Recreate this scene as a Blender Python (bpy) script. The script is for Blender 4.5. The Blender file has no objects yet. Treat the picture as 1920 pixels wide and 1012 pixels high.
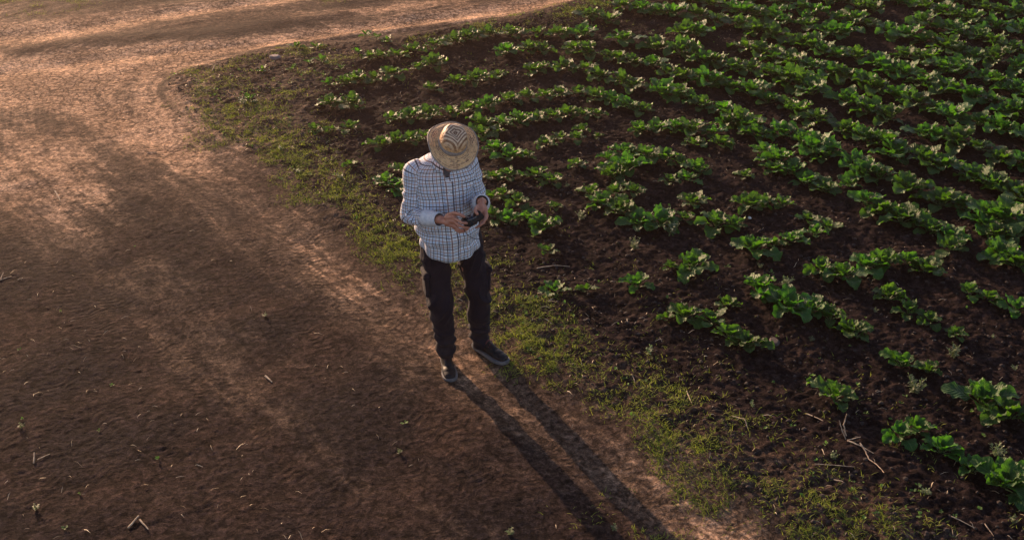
import bpy, bmesh, math, random
import numpy as np
from mathutils import Vector, Matrix
R = math.radians
scene = bpy.context.scene
C = scene.collection

# ------------------------------------------------------------------ camera
CAM_H, PITCH, FPX, IW, IH = 4.2, R(30), 2090.0, 1920, 1012
cam_d = bpy.data.cameras.new('camera'); cam = bpy.data.objects.new('camera', cam_d); C.objects.link(cam)
cam.location = (0, 0, CAM_H); cam.rotation_euler = (R(60), 0, 0)
cam_d.sensor_width = 36; cam_d.lens = FPX / IW * 36
cam_d.clip_start = .05; cam_d.clip_end = 2000
scene.camera = cam

# ------------------------------------------------------------------ sky, sun, exposure
SUN_EL = 13.0
TO_SUN = Vector((-.52, .855, 0)).normalized()
w = bpy.data.worlds.new('World'); scene.world = w; w.use_nodes = True
wn = w.node_tree.nodes; wl = w.node_tree.links
sky = wn.new('ShaderNodeTexSky'); sky.sky_type = 'NISHITA'; sky.sun_disc = False
sky.sun_elevation = R(SUN_EL); sky.sun_rotation = math.atan2(TO_SUN.x, TO_SUN.y)
tn = wn.new('ShaderNodeMix'); tn.data_type = 'RGBA'; tn.blend_type = 'MULTIPLY'; tn.inputs[0].default_value = 1; tn.inputs[7].default_value = (1.10, .95, .99, 1)
wl.new(sky.outputs[0], tn.inputs[6]); wl.new(tn.outputs[2], wn['Background'].inputs[0]); wn['Background'].inputs[1].default_value = .105
sd = bpy.data.lights.new('sun', 'SUN'); sd.energy = 4.7; sd.angle = R(.6); sd.color = (1, .66, .41)
sun = bpy.data.objects.new('sun', sd); C.objects.link(sun)
dv = Vector((TO_SUN.x * math.cos(R(SUN_EL)), TO_SUN.y * math.cos(R(SUN_EL)), math.sin(R(SUN_EL))))
sun.rotation_euler = dv.to_track_quat('Z', 'Y').to_euler(); sun.location = (-6, 12, 6)
scene.view_settings.view_transform = 'Standard'; scene.view_settings.look = 'None'
scene.view_settings.exposure = 1.1; scene.view_settings.gamma = 1
scene.render.resolution_x = 1024; scene.render.resolution_y = 539

# ------------------------------------------------------------------ helpers
rng = np.random.default_rng(7); random.seed(7)
def ray(px, py):
    u = (px - 960) / FPX; v = (py - 506) / FPX
    return u, math.cos(PITCH) - v * math.sin(PITCH), math.sin(PITCH) + v * math.cos(PITCH)
def G(px, py, z=0.):                                   # photo point lying on the ground
    u, f, d = ray(px, py); t = (CAM_H - z) / d
    return (u * t, f * t)
def W3(px, py, Y):                                     # photo point at depth Y
    u, f, d = ray(px, py); t = Y / f
    return Vector((u * t, Y, CAM_H - d * t))

def _h(i, j, s):
    n = (i * 374761393 + j * 668265263 + s * 982451653) & 0xffffffff
    n = ((n ^ (n >> 13)) * 1274126177) & 0xffffffff
    return ((n ^ (n >> 16)) & 0xffff) / 65535.
def noise(x, y, f=1., s=0):                            # value noise 0..1
    x = np.asarray(x, float) * f + 1000; y = np.asarray(y, float) * f + 1000
    xi = np.floor(x).astype(np.int64); yi = np.floor(y).astype(np.int64)
    a = x - xi; b = y - yi; a = a*a*a*(a*(a*6-15)+10); b = b*b*b*(b*(b*6-15)+10)
    n00 = _h(xi, yi, s); n10 = _h(xi+1, yi, s); n01 = _h(xi, yi+1, s); n11 = _h(xi+1, yi+1, s)
    return (n00*(1-a)+n10*a)*(1-b) + (n01*(1-a)+n11*a)*b
def fbm(x, y, f, o=4, s=0, g=.5):
    v = 0; am = 1; tot = 0
    for k in range(o):
        v = v + am * noise(x, y, f * 2**k, s + k*17); tot += am; am *= g
    return v / tot
def sstep(a, b, x):
    t = np.clip((x - a) / (b - a), 0, 1); return t*t*(3-2*t)
def poly_dist(P, pts, closed=False):
    P = np.asarray(P, float); d = np.full(len(P), 1e9); pts = np.asarray(pts, float)
    n = len(pts) - (0 if closed else 1)
    for i in range(n):
        a = pts[i]; b = pts[(i+1) % len(pts)]; ab = b - a; L = (ab**2).sum() + 1e-12
        t = np.clip(((P - a) @ ab) / L, 0, 1)
        d = np.minimum(d, np.hypot(*(P - (a + t[:, None]*ab)).T))
    return d
def poly_arc(P, pts):
    P = np.asarray(P, float); d = np.full(len(P), 1e9); s = np.zeros(len(P)); acc = 0
    for i in range(len(pts)-1):
        a = pts[i]; ab = pts[i+1] - a; L = (ab**2).sum() + 1e-12; t = np.clip(((P - a) @ ab) / L, 0, 1)
        dd = np.hypot(*(P - (a + t[:, None]*ab)).T); k = dd < d; d[k] = dd[k]; s[k] = (acc + t*math.sqrt(L))[k]; acc += math.sqrt(L)
    return s
def inside(P, poly):
    P = np.asarray(P, float); poly = np.asarray(poly, float); r = np.zeros(len(P), bool)
    for i in range(len(poly)):
        x1, y1 = poly[i]; x2, y2 = poly[i-1]
        if y1 == y2: continue
        c = ((y1 > P[:, 1]) != (y2 > P[:, 1])) & (P[:, 0] < (x2-x1)*(P[:, 1]-y1)/(y2-y1)+x1)
        r ^= c
    return r
def smooth_line(pts, step=.06):
    pts = [Vector(p).to_2d() for p in pts]; out = []
    P = [pts[0]*2-pts[1]] + pts + [pts[-1]*2-pts[-2]]
    for i in range(1, len(P)-2):
        a, b, c, d = P[i-1:i+3]; n = max(2, int((c-b).length/step))
        for k in range(n):
            t = k/n
            out.append(.5*((2*b)+(c-a)*t+(2*a-5*b+4*c-d)*t*t+(3*b-a-3*c+d)*t**3))
    out.append(pts[-1]); return np.array([(p.x, p.y) for p in out])

def mesh_np(name, V, polys, uv=None, attrs=None, smooth=True):
    """polys: list of int arrays (n,k)"""
    me = bpy.data.meshes.new(name)
    V = np.asarray(V, np.float32); me.vertices.add(len(V)); me.vertices.foreach_set('co', V.ravel())
    polys = [np.asarray(p, np.int32) for p in polys if len(p)]
    loops = np.concatenate([p.ravel() for p in polys])
    tot = np.concatenate([np.full(len(p), p.shape[1], np.int32) for p in polys])
    st = np.concatenate([[0], np.cumsum(tot)[:-1]]).astype(np.int32)
    me.loops.add(len(loops)); me.loops.foreach_set('vertex_index', loops)
    me.polygons.add(len(tot)); me.polygons.foreach_set('loop_start', st); me.polygons.foreach_set('loop_total', tot)
    me.polygons.foreach_set('use_smooth', np.full(len(tot), smooth))
    if uv is not None:
        l = me.uv_layers.new(name='UVMap'); l.data.foreach_set('uv', np.asarray(uv, np.float32)[loops].ravel())
    for k, a in (attrs or {}).items():
        at = me.attributes.new(k, 'FLOAT', 'POINT'); at.data.foreach_set('value', np.asarray(a, np.float32))
    me.update(calc_edges=True); me.validate(); return me
def link(name, me, mat=None, parent=None, loc=None):
    o = bpy.data.objects.new(name, me); C.objects.link(o)
    if mat is not None and me is not None and len(me.materials) == 0: me.materials.append(mat)
    if parent is not None: o.parent = parent
    if loc is not None: o.location = loc
    return o
def tag(o, label=None, cat=None, group=None, kind=None):
    for k, v in (('label', label), ('category', cat), ('group', group), ('kind', kind)):
        if v: o[k] = v
    return o

class NT:
    def __init__(s, name):
        s.m = bpy.data.materials.new(name); s.m.use_nodes = True; s.t = s.m.node_tree
        s.b = s.t.nodes['Principled BSDF']; s.out = s.t.nodes['Material Output']
    def n(s, typ, ins=None, **kw):
        nd = s.t.nodes.new(typ)
        for k, v in kw.items(): setattr(nd, k, v)
        for k, v in (ins or {}).items():
            if hasattr(v, 'is_output'): s.t.links.new(v, nd.inputs[k])
            else: nd.inputs[k].default_value = v
        return nd
    def math(s, op, a, b=0., c=0., clamp=False): return s.n('ShaderNodeMath', {0: a, 1: b, 2: c}, operation=op, use_clamp=clamp).outputs[0]
    def mix(s, f, a, b, mode='MIX'):
        def c(v): return (*v, 1) if isinstance(v, tuple) and len(v) == 3 else v
        return s.n('ShaderNodeMix', {0: f, 6: c(a), 7: c(b)}, data_type='RGBA', blend_type=mode).outputs[2]
    def noise(s, vec, sc, det=3, rough=.55, dist=0.):
        return s.n('ShaderNodeTexNoise', {'Vector': vec, 'Scale': sc, 'Detail': det, 'Roughness': rough, 'Distortion': dist}).outputs[0]
    def mr(s, v, a, b, c=0., d=1.): return s.n('ShaderNodeMapRange', {0: v, 1: a, 2: b, 3: c, 4: d}, interpolation_type='SMOOTHSTEP').outputs[0]
    def attr(s, name): return s.n('ShaderNodeAttribute', attribute_name=name).outputs['Fac']
    def pos(s): return s.n('ShaderNodeNewGeometry').outputs['Position']
    def obj(s): return s.n('ShaderNodeTexCoord').outputs['Object']
    def uv(s): return s.n('ShaderNodeTexCoord').outputs['UV']
    def set(s, **kw):
        for k, v in kw.items():
            k = k.replace('_', ' ')
            if hasattr(v, 'is_output'): s.t.links.new(v, s.b.inputs[k])
            else: s.b.inputs[k].default_value = (*v, 1) if s.b.inputs[k].type == 'RGBA' and len(v) == 3 else v
        return s
    def bump(s, h, st=.5, dist=.01):
        b = s.n('ShaderNodeBump', {'Height': h, 'Strength': st, 'Distance': dist}); s.t.links.new(b.outputs[0], s.b.inputs['Normal']); return s

# ------------------------------------------------------------------ the lie of the land (photo points taken onto the ground)
EDGE = [(1330,-110),(1150,-30),(1040,12),(900,42),(800,60),(700,72),(600,82),(500,97),(420,112),(345,132),(300,158),(300,190),(335,232),(390,272),(450,305),
        (520,345),(570,395),(640,445),(700,492),(760,532),(840,580),(925,625),(975,690),(1050,742),(1120,772),(1180,815),(1240,868),(1300,905),(1360,950),(1430,992),(1560,1080),(1800,1250)]
edge = smooth_line([G(*p) for p in EDGE])
field_poly = np.vstack([edge, [[40, -10], [60, 300], [25, 200]]])
INNER = [(1260,-50),(1130,28),(1000,48),(880,68),(790,85),(700,110),(640,150),(605,195),(600,250),(640,300),(700,350),(750,420),(850,480),(950,530),(1050,580),
         (1150,650),(1260,720),(1400,790),(1540,860),(1680,930),(1800,1000),(2000,1100)]
inner = smooth_line([G(*p) for p in INNER])
crop_poly = np.vstack([inner, [[40, -10], [60, 300], [25, 200]]])

# crop rows ------------------------------------------------
BASE = [(560,212),(655,200),(760,184),(905,152),(1030,134),(1120,144),(1205,170),(1300,198),(1440,252),(1530,292),(1655,345),(1790,396),(1920,450),(2100,530)]
base = smooth_line([G(*p) for p in BASE], .05)
def offset(line, d):
    t = np.gradient(line, axis=0); k = np.ones(15)/15
    t = np.stack([np.convolve(np.pad(t[:, i], 7, 'edge'), k, 'valid') for i in (0, 1)], 1)
    t /= np.hypot(*t.T)[:, None]; return line + d*np.stack([-t[:, 1], t[:, 0]], 1)
ROWS = []                                             # (points, sizes) each row a list of plants; near rows placed one by one
near = [
 [(1248,606,.5),(1283,600,1.),(1335,612,.9),(1362,582,.7),(1366,640,.95),(1402,656,1.),(1565,755,.95),(1688,826,.85),(1716,818,.8),(1763,853,.95),(1792,862,.6),(1822,886,.8),(1880,917,1.1)],
 [(1040,555,.85),(1100,552,.55),(1195,546,.95),(1422,552,1.15),(1455,570,.8),(1478,592,1.3),(1520,596,1.1),(1556,606,.8),(1592,634,1.2),(1690,692,.95),(1738,706,.7),(1841,764,1.1),(1891,790,1.2)],
 [(1028,482,.6),(1256,512,.5),(1298,512,1.05),(1538,520,.85),(1578,530,1.05),(1664,567,.85),(1702,592,.9),(1742,612,.65),(1790,636,.6)],
 [(1412,478,1.),(1450,468,.75),(1482,460,.8),(1526,448,.85),(1622,508,1.),(1656,500,.9),(1700,502,.9),(1736,516,1.),(1815,560,.75),(1852,572,.7),(1902,592,.85)],
 [(925,412,.8),(952,420,.9),(990,418,.9),(1018,438,1.),(1042,398,.5),(1286,420,.65),(1300,394,1.),(1342,430,1.1),(1376,432,.8),(1402,396,1.),(1432,388,.8),(1466,392,.95),(1514,420,.8),(1552,432,.9)],
 [(922,378,.8),(945,372,.7),(972,392,.8),(1106,372,.95),(1128,394,1.15),(1165,408,1.15),(1200,430,1.1),(1238,430,1.1),(1155,372,.8),(1190,372,.8),(1395,340,.7),(1452,328,.9)],
 [(925,342,.8),(955,340,.9),(1003,338,.85),(1036,350,.85),(1148,340,1.),(1175,328,1.1),(1256,352,.75),(1290,346,.9),(1308,330,1.)],
 [(928,290,1.),(958,306,1.),(985,302,.8),(1080,320,.75),(1140,306,.9),(1172,296,1.),(1212,304,1.),(1248,308,.95),(1276,318,.9)],
 [(905,262,.9),(930,255,.8),(1022,280,.8),(1052,268,.75),(1082,268,.75),(1120,262,.4)],
 [(592,254,.7),(624,252,.5),(657,248,.8),(716,280,1.),(742,272,.9),(770,272,.9),(796,268,.8)],
 [(722,350,.95),(745,358,1.),(757,330,.8),(657,318,.6)],
 [(735,232,.9),(770,226,1.),(806,224,1.),(845,218,.9),(880,212,1.),(916,205,1.),(955,196,.95),(990,190,.9),(1024,188,.9),(1052,182,.9),(1085,180,.9),(1118,190,1.),(1150,198,1.),(1180,208,1.),(1206,214,.9)],
 [(905,242,1.),(942,236,1.),(975,232,1.),(1006,228,.9),(1038,226,.9),(1066,220,.9),(1092,222,.8),(1120,222,.8),(1090,250,.7)],
 [(1198,252,1.),(1232,250,1.),(1266,244,1.),(1300,252,1.),(1335,258,1.),(1362,240,1.),(1395,246,1.1),(1420,262,1.1),(1352,282,.9),(1300,276,.9)],
 [(1430,296,1.1),(1456,312,1.1),(1484,332,1.15),(1512,350,1.1),(1545,364,1.1),(1590,356,.9),(1622,390,1.2),(1655,404,1.1),(1688,422,1.25),(1716,418,1.),(1745,440,1.),(1776,452,1.1),(1800,398,1.),(1840,432,1.1),(1866,452,1.),(1872,486,1.1),(1905,506,1.1),(1782,478,.9)],
]
for r in near: ROWS.append([(G(a, b), s) for a, b, s in r])
n_near = len(ROWS)
PR = random.Random(11)
for k in range(0, 12):
    ln = offset(base, .58*k) if k else base
    ins = inside(ln, crop_poly); acc = 0; row = []; nxt = .1; prev = ln[0]
    for p, ok in zip(ln[1:], ins[1:]):
        acc += math.hypot(*(p-prev)); prev = p
        if acc < nxt: continue
        x, y = p; nxt = acc + PR.uniform(.15, .22)
        if not ok or y > 15.3 or x > .46*math.hypot(y, CAM_H)/1. + .25 or y < 4: continue
        right = sstep(-1.5, 4.5, x)
        if noise(x, y, 1.7, 5) < .27 - .18*right: nxt += .12; continue
        if PR.random() < .05: continue
        s = (.92 + .42*right) * PR.uniform(.82, 1.18)
        row.append(((x + PR.uniform(-.065, .065), y + PR.uniform(-.065, .065)), s))
    if row: ROWS.append(row)

# ------------------------------------------------------------------ ground sheet
def axis(a, b, st, far):
    m = np.arange(a, b + 1e-6, st); o = []; s = st; v = 0
    while v < far: s *= 1.35; v += s; o.append(v)
    o = np.array(o); return np.concatenate([(a - o)[::-1], m, b + o])
gx = axis(-7.6, 7.8, .019, 350)
ym = [3.2]
while ym[-1] < 15.6: ym.append(ym[-1] + .0105 + .0011*(ym[-1]-3.2))
o_ = []; s_ = .03; v_ = 0
while v_ < 350: s_ *= 1.35; v_ += s_; o_.append(v_)
gy = np.concatenate([(3.2 - np.array(o_))[::-1], ym, ym[-1] + np.array(o_)])

# coarse raster of slowly varying masks
cx = np.arange(-8.2, 8.4, .05); cy = np.arange(2.6, 16.4, .05)
CX, CY = np.meshgrid(cx, cy); CP = np.stack([CX.ravel(), CY.ravel()], 1)
def raster(v): return v.reshape(CX.shape)
def samp(Rr, x, y):
    fx = np.clip((np.asarray(x)-cx[0])/.05, 0, len(cx)-1.001); fy = np.clip((np.asarray(y)-cy[0])/.05, 0, len(cy)-1.001)
    i = fx.astype(int); j = fy.astype(int); a = fx-i; b = fy-j
    return (Rr[j, i]*(1-a)+Rr[j, i+1]*a)*(1-b)+(Rr[j+1, i]*(1-a)+Rr[j+1, i+1]*a)*b
d_edge = poly_dist(CP, edge[::2]); s_edge = np.where(inside(CP, field_poly), d_edge, -d_edge)   # >0 in the field
d_in = poly_dist(CP, inner[::2]); s_in = np.where(inside(CP, crop_poly), d_in, -d_in)
S_EDGE, S_IN = raster(s_edge), raster(s_in); S_ARC = raster(poly_arc(CP, edge[::2]))
def band(pts, width):
    ln = smooth_line([G(*p) for p in pts], .12); return np.exp(-(poly_dist(CP, ln)/width)**2)
DRY_GLOW = sum(wt*band(p, w_) for p, w_, wt in [
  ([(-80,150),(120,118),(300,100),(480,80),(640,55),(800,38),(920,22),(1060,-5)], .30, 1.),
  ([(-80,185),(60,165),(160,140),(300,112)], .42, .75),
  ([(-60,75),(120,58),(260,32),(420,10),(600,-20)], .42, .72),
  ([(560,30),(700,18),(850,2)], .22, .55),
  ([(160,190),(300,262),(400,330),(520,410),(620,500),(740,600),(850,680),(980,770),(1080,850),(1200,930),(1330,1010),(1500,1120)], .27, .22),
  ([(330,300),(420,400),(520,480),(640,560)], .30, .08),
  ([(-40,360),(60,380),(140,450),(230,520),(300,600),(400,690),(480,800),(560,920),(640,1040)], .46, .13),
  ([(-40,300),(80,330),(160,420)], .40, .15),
  ([(1220,880),(1300,960),(1400,1040)], .30, .28), ([(-200,60),(60,150),(220,240)], 1.7, .50)])  # last wide band: upper-left glow painted into the soil colour, not dryness
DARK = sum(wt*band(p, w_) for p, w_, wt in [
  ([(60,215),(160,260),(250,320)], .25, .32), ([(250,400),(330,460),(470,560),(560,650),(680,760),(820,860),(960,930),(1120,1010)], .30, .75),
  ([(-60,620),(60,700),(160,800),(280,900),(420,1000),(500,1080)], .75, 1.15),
  ([(-60,560),(-20,800),(100,1000)], .8, .6),  # both lower-left bands: moist loose soil, plus brightness falloff painted in
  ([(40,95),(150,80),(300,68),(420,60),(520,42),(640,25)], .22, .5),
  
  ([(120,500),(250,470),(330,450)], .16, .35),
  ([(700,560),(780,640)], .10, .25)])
DRY_GLOW, DARK = raster(DRY_GLOW), raster(DARK)
RUT = raster(sum(wt*band(p, w_) for p, w_, wt in [
  ([(160,190),(300,262),(400,330),(520,410),(620,500),(740,600),(850,680),(980,770),(1080,850),(1200,930),(1330,1010),(1500,1120)], .17, -.022),
  ([(-40,360),(60,380),(140,450),(230,520),(300,600),(400,690),(480,800),(560,920),(640,1040)], .22, -.025),
  ([(-80,150),(120,118),(300,100),(480,80),(640,55),(800,38),(920,22),(1060,-5)], .20, -.03),
  ([(480,98),(640,68),(800,50),(920,34)], .09, .025),
  ([(250,290),(400,420),(520,520),(640,620),(760,700),(880,790)], .2, .012),
  ([(-60,75),(120,58),(260,32),(420,10),(600,-20)], .22, -.03),
  ([(40,95),(150,80),(300,68),(420,60),(520,42),(640,25)], .2, .02)]))
pl = np.array([p for r in ROWS for p, s in r])
dr = np.full(len(CP), 9.)
for p in pl: dr = np.minimum(dr, np.hypot(*(CP-p).T))
RD = raster(dr)

def field_w(x, y): return sstep(-.05, .25, samp(S_EDGE, x, y) + .25*(noise(x, y, 3, 41)-.5))
def height(x, y):
    x = np.asarray(x, float); y = np.asarray(y, float)
    near_ = sstep(40, 15, np.hypot(x, y-8))
    f = field_w(x, y); c = sstep(-.2, .5, samp(S_IN, x, y))
    big = .05*(fbm(x, y, .35, 2, 1)-.5) + .022*(fbm(x, y, 1.6, 3, 2)-.5)
    se_ = samp(S_EDGE, x, y)
    path = .016*(fbm(x, y, 3, 2, 3)-.5) + .002*(fbm(x, y, 16, 3, 4, .6)-.5) + .004*(noise(x, y, 55, 9)-.5) + .010*(fbm(se_*5, (x+y)*.5, 1.3, 3, 19)-.5)
    rg = 1-np.abs(2*fbm(x, y, 9, 3, 6)-1)
    soil = .035*(fbm(x, y, 4, 3, 5)-.5) + .020*(rg-.7)*.4 + .030*np.maximum(0, fbm(x, y, 26, 2, 7, .6)-.42) + .015*(noise(x, y, 50, 8)-.5)
    h = big + path*(1-f) + soil*f + samp(RUT, x, y)*(1-f)
    h = h + c*.030*(np.exp(-(samp(RD, x, y)/.20)**2)-.25)
    h = h + .03*sstep(-.05, .15, samp(S_EDGE, x, y))*(1-c)
    loose = sstep(.35, .9, samp(DARK, x, y))*(1-f)
    h = h + loose*.005*(np.maximum(0, fbm(x, y, 30, 2, 12)-.5)*2 + .5*(fbm(x, y, 60, 1, 13)-.5))
    return h*near_
GX, GY = np.meshgrid(gx, gy); X_, Y_ = GX.ravel(), GY.ravel()
Z_ = height(X_, Y_)
nx, ny = len(gx), len(gy)
idx = np.arange(nx*ny).reshape(ny, nx)
Q = np.stack([idx[:-1, :-1], idx[:-1, 1:], idx[1:, 1:], idx[1:, :-1]], -1).reshape(-1, 4)
fw = field_w(X_, Y_)
farin = inside(np.stack([X_, Y_], 1), field_poly)
insheet = (np.abs(X_) < 8) & (Y_ > 2.7) & (Y_ < 16.2)
fw = np.where(insheet, fw, farin.astype(float))
cw = np.where(insheet, sstep(-.3, .4, samp(S_IN, X_, Y_)), farin.astype(float))
dry_glow = np.where(insheet, samp(DRY_GLOW, X_, Y_), .3); darkv = np.where(insheet, samp(DARK, X_, Y_), .2)
alv = np.where(insheet, samp(S_ARC, X_, Y_), 0.)
sev = np.where(insheet, samp(S_EDGE, X_, Y_), 0.)
sel = fw[Q].mean(1) > .5

# soil material ------------------------------------------------
g = NT('soil'); P = g.pos(); fA, dA, kA = g.attr('field'), g.attr('dry'), g.attr('dark')
n1 = g.noise(P, 1.3, 5, .6, .4); n2 = g.noise(P, 7, 5, .65, .6); n3 = g.noise(P, 40, 4, .7); n4 = g.noise(P, 150, 2, .6)
mp = g.n('ShaderNodeMapping', {'Vector': P, 'Rotation': (0, 0, R(-38)), 'Scale': (1, 3.2, 1)}).outputs[0]
n5 = g.noise(mp, 6, 5, .7, .5)
sx = g.n('ShaderNodeSeparateXYZ', {0: P}).outputs; seA = g.attr('se')
def streak(k, al, det): return g.noise(g.n('ShaderNodeCombineXYZ', {0: g.math('MULTIPLY', seA, k), 1: g.math('MULTIPLY', sx[0], al), 2: g.math('MULTIPLY', sx[1], al)}).outputs[0], 1., det, .6, .3)
k1, k2 = streak(4.2, .55, 4), streak(17., 1.6, 4)
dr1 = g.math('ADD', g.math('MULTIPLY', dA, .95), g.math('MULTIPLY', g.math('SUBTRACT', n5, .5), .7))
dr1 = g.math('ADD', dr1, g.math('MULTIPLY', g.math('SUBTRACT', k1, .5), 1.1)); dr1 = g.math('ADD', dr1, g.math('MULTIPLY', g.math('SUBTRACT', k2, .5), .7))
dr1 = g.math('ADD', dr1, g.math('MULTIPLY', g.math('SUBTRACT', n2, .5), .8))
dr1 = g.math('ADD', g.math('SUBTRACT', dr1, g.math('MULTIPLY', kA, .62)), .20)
dry = g.mr(dr1, -.15, 1.05)  # dryness with the painted upper-left glow mixed in
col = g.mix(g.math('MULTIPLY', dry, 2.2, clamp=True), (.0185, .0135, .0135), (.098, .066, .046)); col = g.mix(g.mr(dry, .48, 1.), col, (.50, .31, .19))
col = g.mix(g.mr(n1, .35, .7), col, g.mix(.5, col, (.060, .034, .023)))
wet = g.mix(g.mr(n2, .3, .7), (.0090, .0062, .0068), (.026, .0165, .0145))
col = g.mix(g.mr(fA, .25, .75), col, wet)
col = g.mix(g.math('MULTIPLY', g.mr(n3, .3, .75), .55), col, (.02, .013, .011), 'MIX') if False else col
spk = g.math('MULTIPLY', g.mr(n3, .30, .70, .50, 1.5), g.mr(n4, .3, .7, .65, 1.35)); n6 = g.noise(P, 19, 6, .72, .5); spk = g.math('MULTIPLY', spk, g.mr(n6, .36, .64, .42, 1.6)); col = g.mix(1., col, g.n('ShaderNodeCombineColor', {0: spk, 1: spk, 2: spk}).outputs[0], 'MULTIPLY')
# drying cracks in the pale crust
wv = g.n('ShaderNodeVectorMath', {0: P, 1: (0, 0, 0)}, operation='ADD').outputs[0]
wn_ = g.n('ShaderNodeTexNoise', {'Vector': P, 'Scale': 6., 'Detail': 3.}).outputs['Color']
wv = g.n('ShaderNodeVectorMath', {0: P, 1: g.n('ShaderNodeVectorMath', {0: wn_, 'Scale': .16}, operation='SCALE').outputs[0]}, operation='ADD').outputs[0]
vo = g.n('ShaderNodeTexVoronoi', {'Vector': wv, 'Scale': 7.5}, feature='DISTANCE_TO_EDGE').outputs['Distance']
vo2 = g.n('ShaderNodeTexVoronoi', {'Vector': wv, 'Scale': 17.}, feature='DISTANCE_TO_EDGE').outputs['Distance']
ck = g.math('MAXIMUM', g.mr(vo, .0, .085, 1., 0.), g.math('MULTIPLY', g.mr(vo2, 0., .07, 1., 0.), .55))
ck = g.math('MULTIPLY', ck, g.math('MULTIPLY', g.mr(dA, .35, .75), g.math('MULTIPLY', g.mr(n1, .30, .52), g.math('SUBTRACT', 1., fA))))
col = g.mix(g.math('MULTIPLY', ck, .85), col, (.05, .028, .02))  # shade inside the cracks painted into the colour, on top of the bump
g.set(Base_Color=col, Roughness=.9, Specular_IOR_Level=.03)
# tyre tread bars in patches of the path
alA = g.attr('al'); tn = g.noise(P, 9, 2)
ch = g.math('ADD', g.math('MULTIPLY', alA, 21.), g.math('ADD', g.math('MULTIPLY', g.math('PINGPONG', seA, .11), 9.), g.math('MULTIPLY', tn, .6)))
bars = g.mr(g.math('PINGPONG', ch, .5), .12, .38)
lane = g.mr(g.noise(g.n('ShaderNodeCombineXYZ', {0: g.math('MULTIPLY', seA, 3.1), 1: g.math('MULTIPLY', alA, .7)}).outputs[0], 1., 2), .47, .58)
lane = g.math('MULTIPLY', lane, g.math('MULTIPLY', g.math('SUBTRACT', 1., fA), g.mr(g.noise(P, 5, 3), .35, .6)))
tread = g.math('MULTIPLY', g.math('SUBTRACT', bars, .5), lane)
tm = g.n('ShaderNodeMapping', {'Vector': P, 'Rotation': (0, 0, R(52))}).outputs[0]
tw = g.n('ShaderNodeTexWave', {'Vector': tm, 'Scale': 5.5, 'Distortion': 3.5, 'Detail': 2., 'Detail Scale': 3.}, bands_direction='X').outputs['Fac']
tp = g.math('MULTIPLY', g.mr(g.noise(P, 2.3, 2), .5, .62), g.math('SUBTRACT', 1., fA))
hh = g.math('ADD', g.math('MULTIPLY', n3, .8), g.math('MULTIPLY', n4, .5))
hh = g.math('ADD', hh, g.math('MULTIPLY', g.math('MULTIPLY', tw, tp), .10))
hh = g.math('ADD', hh, g.math('MULTIPLY', n5, .3)); hh = g.math('ADD', hh, g.math('MULTIPLY', n6, .9)); hh = g.math('ADD', hh, g.math('MULTIPLY', tread, .30))
hh = g.math('SUBTRACT', hh, g.math('MULTIPLY', ck, .9))
g.bump(hh, .9, .011)
M_SOIL = g.m
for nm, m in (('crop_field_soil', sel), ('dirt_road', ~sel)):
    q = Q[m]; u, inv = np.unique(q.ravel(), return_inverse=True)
    me = mesh_np(nm, np.stack([X_[u], Y_[u], Z_[u]], 1), [inv.reshape(-1, 4)], attrs={'field': cw[u]*.6+fw[u]*.4, 'se': sev[u], 'al': alv[u], 'dry': dry_glow[u], 'dark': darkv[u]})
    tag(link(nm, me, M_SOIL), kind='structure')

# ------------------------------------------------------------------ grass carpet
def leafmat(name, base, tip, trans, rough=.45, spec=.5, vein=None, bump=False):
    m = NT(name); v = m.attr('lv'); oi = m.n('ShaderNodeObjectInfo').outputs['Random']
    c = m.mix(v, base, tip)
    hsv = m.n('ShaderNodeHueSaturation', {'Hue': m.mr(oi, 0, 1, .485, .515), 'Saturation': 1., 'Value': m.mr(oi, 0, 1, .85, 1.15), 'Fac': 1., 'Color': c}).outputs[0]
    if vein is not None:
        uvx = m.n('ShaderNodeSeparateXYZ', {0: m.uv()}).outputs
        a = m.math('ABSOLUTE', m.math('SUBTRACT', uvx[0], .5))
        mid = m.mr(a, .0, .045, 1., 0.)
        side = m.n('ShaderNodeTexWave', {'Vector': m.n('ShaderNodeCombineXYZ', {0: m.math('SUBTRACT', uvx[1], m.math('MULTIPLY', a, .7))}).outputs[0], 'Scale': 2.2, 'Distortion': 1.}, bands_direction='X').outputs['Fac']
        sv = m.math('MULTIPLY', m.mr(side, .88, 1.), .35)
        hsv = m.mix(m.math('MAXIMUM', m.math('MULTIPLY', mid, .6), sv), hsv, vein)
        nz = m.noise(m.obj(), 45, 3, .6)
        m.bump(m.math('ADD', m.math('MULTIPLY', nz, .7), m.math('MULTIPLY', side, .5)), .8, .006)
    m.set(Base_Color=hsv, Roughness=rough, Specular_IOR_Level=spec)
    tr = m.n('ShaderNodeBsdfTranslucent', {'Color': m.mix(1., hsv, trans, 'MULTIPLY')})
    ad = m.n('ShaderNodeAddShader', {0: m.b.outputs[0], 1: tr.outputs[0]}); m.t.links.new(ad.outputs[0], m.out.inputs[0])
    return m.m
M_GRASS = leafmat('grass_blade', (.036, .062, .012), (.165, .175, .036), (1., 1.1, .35), .75, .08)
M_STRAW = leafmat('straw', (.20, .14, .09), (.55, .44, .32), (.3, .25, .18), .6, .3)
M_COVER = leafmat('small_weed_leaf', (.035, .065, .018), (.09, .13, .035), (.8, 1., .4), .65, .12)

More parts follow.
